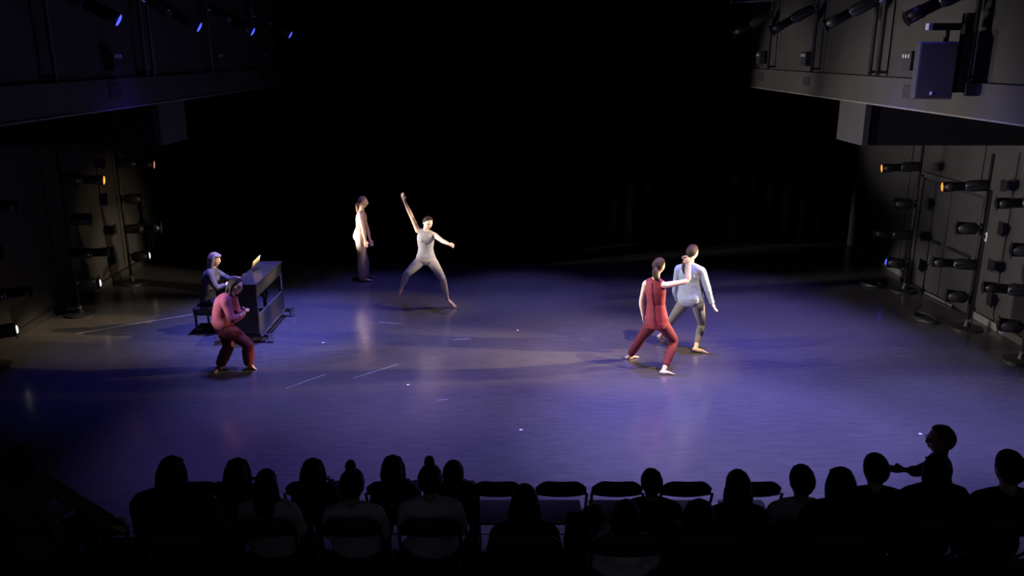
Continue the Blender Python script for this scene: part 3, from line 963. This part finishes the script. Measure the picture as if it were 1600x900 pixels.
for yy in (y0 + 0.06, y1 - 0.06):
    for xx in (xb + 0.15, xb - 0.70):
        w_ = MB()
        w_.loft([(xx, yy - 0.022, 0.052), (xx, yy + 0.022, 0.052)], [0.052, 0.052], n=18, cap=0.15)
        wh = ob(w_, 'caster', M['chrome'])
        wh.data.polygons.foreach_set('use_smooth', [True] * len(wh.data.polygons))
        ob(MB().box((xx, yy - 0.034, 0.085), (0.04, 0.012, 0.09)).box((xx, yy + 0.034, 0.085), (0.04, 0.012, 0.09)).box((xx, yy, 0.132), (0.06, 0.085, 0.014)), 'caster_fork', M['chrome'])
# hanging cable inside the open back
ob(MB().loft([(xb - 0.2, 13.75, zt - 0.1), (xb - 0.2, 13.8, 0.52), (xb - 0.18, 13.72, 0.46), (xb - 0.2, 13.62, 0.52), (xb - 0.2, 13.6, zt - 0.1)], [0.045, 0.04, 0.035, 0.04, 0.04], n=8), 'pedal_trapwork', M['piano'])
ob(MB().tube((xb + 0.005, 14.06, 0.50), (xb + 0.005, 14.04, 0.80), 0.012), 'back_handle', M['chrome'])

bn = empty('piano_bench', (-5.05, 13.4, 0), 'black padded piano bench under the pianist', 'bench')
obn = lambda mb, n, m: mb.build(n, m, bn, (-5.05, 13.4, 0))
obn(MB().box((-5.10, 13.42, 0.405), (0.36, 0.62, 0.09), bev=0.03), 'seat_cushion', M['leather'])
obn(MB().box((-5.10, 13.42, 0.345), (0.34, 0.60, 0.05), bev=0.005), 'apron', M['piano'])
for sx in (-1, 1):
    for sy in (-1, 1):
        obn(MB().loft([(-5.10 + sx * 0.145, 13.42 + sy * 0.27, 0.33), (-5.10 + sx * 0.15, 13.42 + sy * 0.275, 0.0)], [0.026, 0.018], n=8, cap=0), 'leg', M['piano'])

sh = MB()
ca, cb_, cc, cdn = at(392.5, 420.5, 1, 13.55), at(395.5, 409, 1, 13.42), at(407, 398, 1, 13.62), at(405, 409, 1, 13.75)
vs, fs = [], []
for i in range(7):
    t = i / 6
    bend = V((0, -0.015, 0.0)) * math.sin(t * math.pi)
    vs += [lerp(ca, cb_, 0) .lerp(cdn, t) + bend, lerp(cb_, cb_, 0).lerp(cc, t) + bend]
for i in range(6):
    fs.append((2 * i, 2 * i + 2, 2 * i + 3, 2 * i + 1))
sh.add(vs, fs)
so = sh.build('music_sheet', M['paper'], smooth=True)
so.modifiers.new('thickness', 'SOLIDIFY').thickness = 0.003
tag(so, 'bright pale yellow music sheet held up above the piano by the pianist', 'sheet music')

# ------------------------------------------------------------------ lanterns
def lantern(label, group, pivot, target, hang, lens, L=0.72, par=False, extra=None):
    """stage lantern: pivot in metres, aimed at target, yoke reaching out to hang (a point on its pipe)"""
    pivot = V(pivot)
    d = (V(target) - pivot).normalized()
    q = d.to_track_quat('Y', 'Z')
    root = empty('stage_lantern', pivot, label, 'stage light', group, q)
    inv = q.inverted()
    hl = inv @ (V(hang) - pivot)
    b = lambda mb, n, m, sm=True: mb.build(n, m, root, smooth=sm)
    if not par:
        k = L / 0.72
        b(MB().loft([(0, -0.30 * k, 0), (0, -0.27 * k, 0), (0, -0.10 * k, 0), (0, -0.02 * k, 0), (0, 0.05 * k, 0)], [0.06, 0.088, 0.095, 0.095, 0.07], n=18, cap=0.2), 'lamp_housing', M['steel'])
        b(MB().loft([(0, 0.03 * k, 0), (0, 0.20 * k, 0), (0, 0.205 * k, 0), (0, 0.36 * k, 0)], [0.072, 0.072, 0.082, 0.082], n=18, cap=0.0), 'lens_barrel', M['steel'])
        b(MB().box((0, 0.375 * k, 0), (0.19, 0.012, 0.19)), 'gel_frame', M['steel'], False)
        b(MB().loft([(0, 0.383 * k, 0), (0, 0.387 * k, 0)], [0.072, 0.072], n=20, cap=0.25), 'lens', lens)
        b(MB().tube((0.09, -0.02, 0), (0.14, -0.02, 0), 0.02).tube((-0.09, 0.03, 0.0), (-0.13, 0.03, 0), 0.014), 'focus_knob', M['chrome'])
        fr = 0.40 * k
    else:
        b(MB().loft([(0, -0.17, 0), (0, -0.12, 0), (0, 0.13, 0)], [0.05, 0.10, 0.105], n=18, cap=0.2), 'lamp_housing', M['steel'])
        b(MB().box((0, 0.155, 0), (0.23, 0.012, 0.23)), 'gel_frame', M['steel'], False)
        b(MB().loft([(0, 0.163, 0), (0, 0.168, 0)], [0.062, 0.062], n=20, cap=0.25), 'lens', lens)
        fr = 0.18
    u = hl.normalized() if hl.length > 0.01 else V((0, 0, 1))
    sx = V((1, 0, 0))
    sx = (sx - u * sx.dot(u)).normalized()
    e = hl * 0.8
    yk = MB()
    for s in (-1, 1):
        yk.loft([sx * s * 0.115, sx * s * 0.115 + e], [(0.005, 0.016)] * 2, u.cross(sx), 8, 0)
    yk.loft([-sx * 0.12 + e, sx * 0.12 + e], [(0.016, 0.006)] * 2, u.cross(sx), 8, 0)
    b(yk, 'yoke', M['steel'], False)
    b(MB().loft([e, hl], [0.022, 0.034], n=10, cap=0.4), 'clamp', M['chrome'])
    return root, pivot + d * (fr + 0.03), d


def boom(x, y, z0, z1, label, cat, group, r=0.026, base=True):
    root = empty('boom_stand' if base else 'wall_pipe', (x, y, z0), label, cat, group)
    MB().loft([(0, 0, 0.0), (0, 0, z1 - z0)], [r, r], n=12, cap=0).build('pole', M['pipe'], root, smooth=True)
    if base:
        MB().loft([(0, 0, 0.0), (0, 0, 0.025), (0, 0, 0.045), (0, 0, 0.12)], [0.26, 0.26, 0.06, 0.04], n=24, cap=0).build('base_plate', M['pipe'], root)
        MB().loft([(0, 0, 0.11), (0, 0, 0.16)], [0.04, 0.04], n=12, cap=0.2).build('collar', M['chrome'], root)
    else:
        for z in (0.05, z1 - z0 - 0.3):
            MB().box((0.05 if x > 0 else -0.05, 0, z), (0.14, 0.06, 0.04)).build('wall_bracket', M['steel'], root)
    return root


# gallery lanterns, four down each side, all gelled blue
GLY = [10.15, 12.82, 15.5, 18.15]
for sx, side in ((1, 'right'), (-1, 'left')):
    for i, y in enumerate(GLY):
        nm = ['nearest', 'second', 'third', 'farthest'][i]
        piv = V((sx * 5.06, y + 0.14, 5.10))
        hang = V((sx * 5.385, y if i != 1 else 12.70, 5.26))
        dy_ = 0.42 if sx > 0 else (0.29, 0.23, 0.19, 0.17)[i]
        _, lp, d = lantern('%s blue-gelled lantern along the %s gallery front, counted from the audience' % (nm, side), 'blue lanterns on the galleries', piv, piv + V((-sx * 0.75, dy_, -0.46)), hang,
                           M['lens_blue'] if sx < 0 else M['lens_dark'], 0.84)
        spot('gallery_blue_beam', lp, (-sx * 1.8, min(y + 1.5, 15.6), 0), 70 if sx > 0 else 110, BLUE, 40, 0.9, 0.06)

PIPES = [(a, b) for a in (1, -1) for b in (18.15, 15.5, 12.97, 12.70, 10.15)]
pn = ['second from the far end', 'third from the far end', 'left one of the close pair', 'right one of the close pair', 'behind the loudspeaker']
for i, (sx, y) in enumerate(PIPES):
    boom(sx * 5.40, y, 4.18, 8.2, 'black vertical pipe on the %s gallery front, %s' % ('right' if sx > 0 else 'left', pn[i % 5]), 'pipe', 'vertical pipes on the gallery fronts', 0.03, False)

# side booms
BOOMS = [11.85, 13.42, 15.75]
bnm = ['nearest', 'middle', 'farthest']
for sx, side in ((1, 'right'), (-1, 'left')):
    for i, y in enumerate(BOOMS):
        x = sx * 7.72
        yb = y if sx > 0 else (11.6, 14.2, 16.3)[i]
        boom(x, yb, 0, 2.95, '%s black boom stand by the %s wall carrying stacked lanterns' % (bnm[i], side), 'stand', 'boom stands at the side walls')
        rows = [(2.42, False), (1.72, True), (1.12, False), (0.55, True)]
        for kz, (z, par) in enumerate(rows):
            hang = V((x - sx * 0.02, yb, z + 0.04))
            piv = V((x - sx * (0.30 if not par else 0.22), yb + 0.05, z))
            if sx > 0:
                lens = [[M['lens_dark']] * 4, [M['lens_amber'], M['lens_dark'], M['lens_dark'], M['lens_dark']], [M['lens_amber'], M['lens_dark'], M['lens_dark'], M['lens_blue']]][i][kz]
            else:
                lens = [[M['lens_dark'], M['lens_dark'], M['lens_dark'], M['lens_white']], [M['lens_amber'], M['lens_dark'], M['lens_dark'], M['lens_white']], [M['lens_pink'], M['lens_dark'], M['lens_dark'], M['lens_white']]][i][kz]
            tgt = piv + V((-sx * 1.0, (0.5, 0.48, 0.40)[i] if sx > 0 else (0.50, 0.40, 0.36)[i], [-0.12, -0.05, -0.02, 0.02][kz]))
            lantern('%s lantern on the %s boom stand at the %s wall' % (['topmost', 'second highest', 'third highest', 'lowest'][kz], bnm[i], side),
                    'side lanterns on the boom stands', piv, tgt, hang, lens, 0.70, par)
# ------------------------------------------------------------------ gallery fittings on the right, mirrored on the left
def outlet_box(sx, y, label, n=3):
    root = empty('outlet_box', (sx * 5.49, y, 4.40), label, 'outlet box', 'outlet boxes on the gallery fronts')
    MB().box((-sx * 0.05, 0, 0), (0.12, 0.26, 0.26), bev=0.008).build('housing', M['box'], root)
    for k in range(n):
        MB().box((-sx * 0.115, -0.08 + 0.08 * k, 0.06), (0.014, 0.045, 0.05), bev=0.004).build('outlet', M['outlet'], root)
    return root


for sx, side in ((1, 'right'), (-1, 'left')):
    for y, nm in ((11.78, 'nearest'), (15.95, 'middle'), (18.9, 'farthest')):
        outlet_box(sx, y, '%s grey outlet box low on the %s gallery front' % (nm, side))
        pl = MB().box((sx * 5.492, y + 0.05, 3.99), (0.02, 0.34, 0.16), bev=0.004).build('cover_plate', M['box'])
        tag(pl, '%s rectangular cover plate on the %s gallery fascia below the outlet box' % (nm, side), 'cover plate', 'cover plates on the gallery fascias')

# loudspeaker on its bracket
sp = empty('loudspeaker', (5.05, 10.3, 4.30), 'large black loudspeaker with a pale edge hung on the right gallery front', 'loudspeaker')
rz = Matrix.Rotation(math.radians(-19), 3, 'Z')
MB().box((0, 0, 0), (0.42, 0.36, 0.66), rz, 0.02).build('cabinet', M['cabinet'], sp)
MB().box(rz @ V((0.012, -0.186, 0)), (0.385, 0.02, 0.62), rz, 0.008).build('grille', M['grille'], sp)
MB().box(rz @ V((-0.02, -0.199, -0.26)), (0.03, 0.008, 0.04), rz, 0.003).build('badge', M['white'], sp)
MB().tube((0.10, 0.0, 0.30), (0.10, 0.0, 0.52), 0.03).box((0.10, 0, 0.50), (0.44, 0.08, 0.08)).box((0.28, -0.1, 0.2), (0.10, 0.10, 0.9)).box((0.24, 0.05, -0.2), (0.18, 0.06, 0.12)).build('bracket', M['steel'], sp)
MB().box((-0.13, -0.02, 0.50), (0.05, 0.085, 0.075), bev=0.004).build('bracket_tag', M['white'], sp)

# white switch plate and a smaller box on the right wall
sw = empty('switch_plate', at(1540, 370, 0, WX - 0.03), 'small white switch plate on the charcoal right wall', 'switch')
MB().box((0, 0, 0), (0.014, 0.10, 0.16), bev=0.004).build('plate', M['white'], sw)
MB().box((-0.012, 0, 0), (0.02, 0.032, 0.06), bev=0.003).build('rocker', M['steel'], sw)
# pipe rail hung at the far right corner
rail = empty('lighting_pipe', (5.0, 18.6, 5.75), 'pale horizontal lighting pipe hung near the far end of the right gallery', 'pipe')
MB().tube((-0.5, 0, 0), (0.5, -0.6, 0.02), 0.022).build('pole', M['edge'], rail, smooth=True)
MB().tube((-0.5, 0, -0.22), (0.5, -0.6, -0.20), 0.022).build('lower_pole', M['edge'], rail, smooth=True)
for k in (0.12, 0.55):
    MB().box((-0.5 + k, -0.6 * k, -0.10), (0.03, 0.03, 0.32)).build('clamp', M['chrome'], rail)

# cables coiled at the right booms
for i, (y, lb) in enumerate(((13.9, 'black cable coiled on the floor by the middle right boom stand'), (16.2, 'black cable coiled on the floor by the farthest right boom stand'))):
    pts = [V((7.25 + 0.22 * math.cos(a * 0.7) * (1 - a * 0.012), y + 0.3 * math.sin(a * 0.7), 0.014 + a * 0.0012)) for a in range(30)]
    c_ = MB().loft(pts, [0.012] * len(pts), (0, 0, 1), 8).build('cable_coil', M['box'], smooth=True)
    tag(c_, lb, 'cable')

fp = MB().tube(at(1446, 457, 2, 0.03), at(1488, 478, 2, 0.03), 0.025).build('floor_pipe', M['edge'], smooth=True)
tag(fp, 'pale grey metal pipe lying on the floor beside the middle right boom stand', 'pipe')

# tape and marks on the stage floor
def tape(u0, v0, u1, v1, wd, label, group=None):
    a, b = at(u0, v0, 2, 0), at(u1, v1, 2, 0)
    d = (b - a).normalized()
    n_ = V((-d.y, d.x, 0)) * wd / 2
    vs = [a - n_, b - n_, b + n_, a + n_]
    vs += [q + V((0, 0, 0.0015)) for q in vs]
    fs = [(0, 3, 2, 1), (4, 5, 6, 7), (0, 1, 5, 4), (1, 2, 6, 5), (2, 3, 7, 6), (3, 0, 4, 7)]
    o = MB().add(vs, fs).build('floor_line', M['tape'])
    tag(o, label, 'floor tape', group)


tape(120, 521, 302, 491, 0.035, 'long worn pale tape line on the floor left of the piano bench')
tape(446, 607, 508, 585, 0.016, 'thin pale scratch on the floor in front of the piano')  # this and the next two are scratches, built as raised strips
tape(552, 591, 622, 569, 0.016, 'thin slanting pale scratch on the floor left of centre stage')
tape(592, 503.5, 627, 506, 0.02, 'short pale scratch on the floor below the leaping dancer')
tape(708, 531, 736, 529, 0.018, 'short faint tape strip on the floor right of the leaping dancer')
tape(684, 625.5, 699, 624, 0.02, 'tiny pale tape strip on the floor at lower centre stage')
for u, v, lb in ((814, 671.5, 'white spike mark on the floor nearest the empty front row chairs'), (637.5, 601, 'white spike mark on the floor left of centre stage'),
                 (809, 516, 'white spike mark on the floor at the middle of the stage'), (505, 535.5, 'white spike mark on the floor near the piano caster'),
                 (1438, 678, 'white spike mark on the floor beside the standing spectator')):
    c_ = at(u, v, 2, 0)
    o = MB().box(c_ + V((0, 0, 0.001)), (0.035, 0.035, 0.002)).build('spike_mark', M['spike'])
    tag(o, lb, 'floor mark')

# ------------------------------------------------------------------ folding chairs
def make_chair():
    root = empty('folding_chair', (0, 0, 0))
    bk = MB()
    # curved back panel with rounded top corners
    nx_, vs, fs = 14, [], []
    for i in range(nx_ + 1):
        t = -1 + 2 * i / nx_
        x = t * 0.225
        top = 0.90 - 0.085 * max(0, (abs(t) - 0.45) / 0.55) ** 2.2
        yb = 0.035 - 0.045 * t * t
        for z, oy in ((0.745, 0.01), (0.80, 0.0), (top, -0.02)):
            vs.append((x, -0.02 - yb + oy, z))
    for i in range(nx_):
        for k in range(2):
            fs.append((3 * i + k, 3 * i + 3 + k, 3 * i + 4 + k, 3 * i + 1 + k))
    bk.add(vs, fs)
    o = bk.build('backrest', M['chair'], root, smooth=True)
    o.modifiers.new('thickness', 'SOLIDIFY').thickness = 0.018
    MB().box((0, 0.22, 0.44), (0.42, 0.40, 0.035), bev=0.014).build('seat', M['chair'], root)
    for s in (-1, 1):
        MB().loft([(s * 0.225, -0.05, 0.78), (s * 0.222, 0.02, 0.60), (s * 0.22, 0.18, 0.43), (s * 0.22, 0.40, 0.012)], [0.013] * 4, (0, 1, 0), 8).build('leg', M['chair'], root, smooth=True)
        MB().loft([(s * 0.205, 0.30, 0.43), (s * 0.205, 0.0, 0.012)], [0.012] * 2, (0, 1, 0), 8).build('leg', M['chair'], root, smooth=True)
    MB().tube((-0.22, 0.335, 0.14), (0.22, 0.335, 0.14), 0.009).build('crossbar', M['chair'], root)
    MB().tube((-0.205, 0.06, 0.10), (0.205, 0.06, 0.10), 0.009).build('crossbar', M['chair'], root)
    return root


proto = make_chair()
used_proto = [False]


def chair(x, y, z, label):
    if used_proto[0]:
        o = copy_tree(proto)
    else:
        o = proto
        used_proto[0] = True
    o.location = (x, y, z)
    tag(o, label, 'chair', 'folding chairs of the audience')
    return o


ROWY = {1: 6.66, 2: 5.5, 3: 4.5}
ROWZ = {1: 0.0, 2: 0.35, 3: 0.85}


HEAD_PX = {368: 43, 487: 40, 613: 38, 708: 35, 1371: 41, 28: 42, 414: 41, 548: 41, 671: 40, 930: 42, 1019: 36, 1155: 46, 1255: 41, 1467: 42, 1582: 46, 264: 47, 820: 50, 980: 46, 1095: 54, 1318: 47}     # measured width of each head with its hair


def seated(u, vtop, row, label, hair='hair_black', style='short', top='aud_dark', w=None, bust=False, look=(0, 1, -0.08), chairlabel=None, pants='navy', lean=0.0, reach=False):
    Yh = ROWY[row]
    zr = ROWZ[row]
    tp = at(u, vtop, 1, Yh)
    x = tp.x
    if style == 'bun':
        tp = at(u, vtop + 17, 1, Yh)
    H = tp.z - zr
    s = max(0.80, min(1.08, (H - 0.46) / 0.82))
    wide_m = HEAD_PX[u] * ((tp - CAM).dot(V((0, CP, -SP)))) / FPX
    hs = max(0.85, min(1.45, wide_m / {'bob': 0.216, 'long': 0.205}.get(style, 0.180)))
    hc = V((x, Yh, tp.z - 0.128 * hs))
    seat = zr + 0.46
    py = Yh + 0.10
    pel = V((x + lean, py - 0.02, seat + 0.10))
    nk = V((x, Yh - 0.02, hc.z - 0.155 * hs))
    j = dict(s=s, pel=pel, neck=nk, head=hc, hf=look, bow=0.03, bust=bust, butt=0, wide=1.08,
             hs=hs / s,
             hipL=pel + V((-0.10, 0.02, -0.03)), hipR=pel + V((0.10, 0.02, -0.03)), knL=pel + V((-0.13, 0.42, -0.02)), knR=pel + V((0.13, 0.42, -0.02)),
             anL=V((x - 0.13, py + 0.44, zr + 0.085)), anR=V((x + 0.13, py + 0.44, zr + 0.085)), toeL=V((x - 0.15, py + 0.60, zr + 0.025)), toeR=V((x + 0.15, py + 0.60, zr + 0.025)),
             shL=nk + V((-0.185 * s, 0, -0.055 * s)), shR=nk + V((0.185 * s, 0, -0.055 * s)))
    if abs(lean) < 1e-6:
        pass
    j['elL'] = j['shL'] + V((-0.05, 0.08, -0.25 * s))
    j['elR'] = j['shR'] + V((0.05, 0.08, -0.25 * s))
    j['wrL'] = V((x - 0.07, py + 0.26, seat + 0.18))
    j['wrR'] = V((x + 0.07, py + 0.26, seat + 0.18))
    j['tipL'] = V((x - 0.02, py + 0.34, seat + 0.16))
    j['tipR'] = V((x + 0.02, py + 0.34, seat + 0.16))
    j['thL'] = (0.3, 0.5, 0.8)
    j['thR'] = (-0.3, 0.5, 0.8)

    if reach:
        j['elR'] = j['shR'] + V((0.24, -0.06, -0.12))
        j['wrR'] = j['elR'] + V((0.22, -0.04, -0.10))
        j['tipR'] = j['wrR'] + V((0.15, -0.02, -0.09))

    def topf(m):
        torso_into(m, j, 0.020, -0.1, 0.97, bust=bust)
        arm_into(m, j, 'L', 0.016, 2.0)
        arm_into(m, j, 'R', 0.016, 2.0)

    def pantf(m):
        torso_into(m, j, 0.012, -1, 0.25, bust=False)
        leg_into(m, j, 'L', 0.014, 2.0)
        leg_into(m, j, 'R', 0.014, 2.0)
    person(label, j, (x, py, zr), M['skin_tan'], M[hair], style, 'seated audience', vox=0.013, face=True,
           cloth=[('top', M[top], topf, 0.014, 4, 0.010, 0.12), ('trousers', M[pants], pantf, 0.016, 3, 0, 0.1)], shoes=M['leather'])
    chair(x, Yh - 0.10 if row > 1 else 6.58, zr, chairlabel)


AUD = [
    # front row
    (368, 717, 1, 'spectator with smooth rounded dark hair in the front row, fourth head from the left', 'hair_black', 'bob', 'aud_dark'),
    (487, 717, 1, 'spectator in a dark high-shouldered jacket just left of the small top bun', 'hair_black', 'bob', 'aud_dark'),
    (613, 712, 1, 'spectator with a smooth tall oval head of dark hair between the two buns', 'hair_black', 'bob', 'aud_dark'),
    (708, 720, 1, 'spectator whose head shows just right of the large top bun', 'hair_black', 'short', 'aud_dark'),
    (1371, 709, 2, 'short-haired spectator next to the outstretched hand of the standing spectator', 'hair_black', 'short', 'aud_dark'),
    # first riser
    (28, 697, 2, 'spectator at the far left end of the seats with one arm along the next chair', 'hair_black', 'bob', 'aud_grey'),
    (414, 734, 2, 'spectator with long dark hair over pale shoulders, fifth head from the left', 'hair_black', 'long', 'aud_light'),
    (548, 716, 2, 'spectator with a small knobbly top bun and pale shoulders', 'hair_black', 'bun', 'aud_light'),
    (671, 709, 2, 'spectator with a large top bun and pale shoulders', 'hair_black', 'bun', 'aud_light'),
    (930, 789, 2, 'small low dark head below the middle empty chairs', 'hair_black', 'bob', 'aud_dark'),
    (1019, 733, 2, 'narrow-headed short-haired spectator between the two right-hand empty chairs', 'hair_black', 'short', 'aud_dark'),
    (1155, 735, 2, 'spectator with long hair flaring at the sides, first head right of the empty chairs', 'hair_black', 'long', 'aud_dark'),
    (1255, 727, 2, 'short-haired spectator with a pale speckled collar, second head right of the empty chairs', 'hair_black', 'short', 'aud_light'),
    (1467, 712, 2, 'spectator with thick dark hair right in front of the standing spectator', 'hair_black', 'bob', 'aud_dark'),
    (1582, 704, 2, 'broad-shouldered spectator at the far right end of the seats', 'hair_black', 'short', 'aud_dark'),
    # second riser
    (264, 714, 3, 'broad-headed spectator with square dark hair, first full head from the left', 'hair_black', 'bob', 'aud_dark'),
    (820, 758, 3, 'spectator with dark loose hair in front of the two empty chairs at centre', 'hair_black', 'long', 'aud_dark'),
    (980, 782, 3, 'low dark head with a grey patterned collar at the lower centre', 'hair_black', 'bob', 'aud_light'),
    (1095, 782, 3, 'low rounded dark head in front of the rightmost empty chair', 'hair_black', 'bob', 'aud_dark'),
    (1318, 731, 3, 'spectator with a wide rounded head of dark hair, third head right of the empty chairs', 'hair_black', 'bob', 'aud_dark'),
]
for u, vt, row, lab, hair, style, top in AUD:
    seated(u, vt, row, lab, hair, style, top, reach=(u == 28), chairlabel='black folding chair under the ' + ' '.join(lab.replace(',', '').split()[:11]))

# empty front row chairs
for u, lb in ((310, 'empty black folding chair in the front row at the far left, beside the square-haired head'),
              (590, 'black folding chair between the small bun and the tall oval head'),
              (777, 'leftmost empty black folding chair of the four in the front row gap'), (876, 'second from the left of the four empty folding chairs in the front row gap'),
              (963, 'third from the left of the four empty folding chairs in the front row gap'), (1070, 'rightmost of the four empty folding chairs in the front row gap'),
              (1178, 'black folding chair peeking out right of the flaring long hair')):
    q = at(u, 752, 1, 6.63)
    if abs(u - 590) > 1:
        chair(q.x, 6.58, 0, lb)

q = at(150, 800, 1, 5.4)
chair(q.x, 5.4, ROWZ[2], 'empty black folding chair under the outstretched arm at the far left')

# standing spectator with glasses, arm reaching left
p = px(6.42)
sx_ = at(1468, 700, 1, 6.42).x
Gs = dict(s=0.93, pel=V((sx_ + 0.02, 6.42, 0.84)), neck=p(1468, 714), head=p(1470, 687.5), hf=(-0.95, 0.25, -0.05), hs=1.16, bust=False, bow=0.0,
          hipL=V((sx_, 6.33, 0.80)), hipR=V((sx_ + 0.02, 6.51, 0.80)), knL=V((sx_ - 0.03, 6.32, 0.43)), knR=V((sx_ - 0.03, 6.53, 0.43)),
          anL=V((sx_ + 0.01, 6.32, 0.085)), anR=V((sx_ + 0.01, 6.53, 0.085)), toeL=V((sx_ - 0.17, 6.32, 0.025)), toeR=V((sx_ - 0.17, 6.55, 0.025)),
          shL=p(1466, 722, -0.16), shR=p(1464, 722, 0.16), elL=V((sx_ + 0.04, 6.20, 0.92)), elR=p(1433, 737, 0.22),
          wrL=V((sx_ - 0.10, 6.18, 0.76)), wrR=p(1413, 734, 0.25), tipL=V((sx_ - 0.16, 6.18, 0.62)), tipR=p(1394, 733, 0.26),
          thL=(-0.9, 0, 0.2), thR=(0, 0.2, 1), curlR=0.4, curlL=0.4)


def g_top(m):
    torso_into(m, Gs, 0.018, -0.1, 0.97, bust=False)
    arm_into(m, Gs, 'L', 0.016, 2.0)
    arm_into(m, Gs, 'R', 0.016, 1.6)


rG, (R, hs, c), bG = person('spectator standing in profile with glasses and short light hair, one arm stretched out', Gs, (sx_, 6.42, 0), M['skin_tan'], M['hair_cap'], 'short', vox=0.010,
                            cloth=[('jacket', M['aud_blue'], g_top, 0.012, 4, 0.012, 0.12),
                                   ('trousers', M['navy'], lambda m: (torso_into(m, Gs, 0.012, -1, 0.25, bust=False), leg_into(m, Gs, 'L', 0.016, 2.0, 0.008), leg_into(m, Gs, 'R', 0.016, 2.0, 0.008)), 0.014, 4, 0, 0.1)],
                            shoes=M['leather'])
gb = MB()
for k in (-1, 1):
    pts = [c + R @ V((k * 0.034 + 0.026 * math.cos(a), 0.105, 0.008 + 0.020 * math.sin(a))) for a in [2 * math.pi * i / 14 for i in range(15)]]
    gb.loft(pts, [0.0025] * 15, (0.1, 0.2, 1), 6, 0)
    gb.tube(c + R @ V((k * 0.062, 0.102, 0.012)), c + R @ V((k * 0.082, -0.01, 0.010)), 0.0025, 6)
gb.tube(c + R @ V((-0.010, 0.107, 0.010)), c + R @ V((0.010, 0.107, 0.010)), 0.0025, 6)
gb.build('glasses', M['steel'], rG, bG)

freeze()
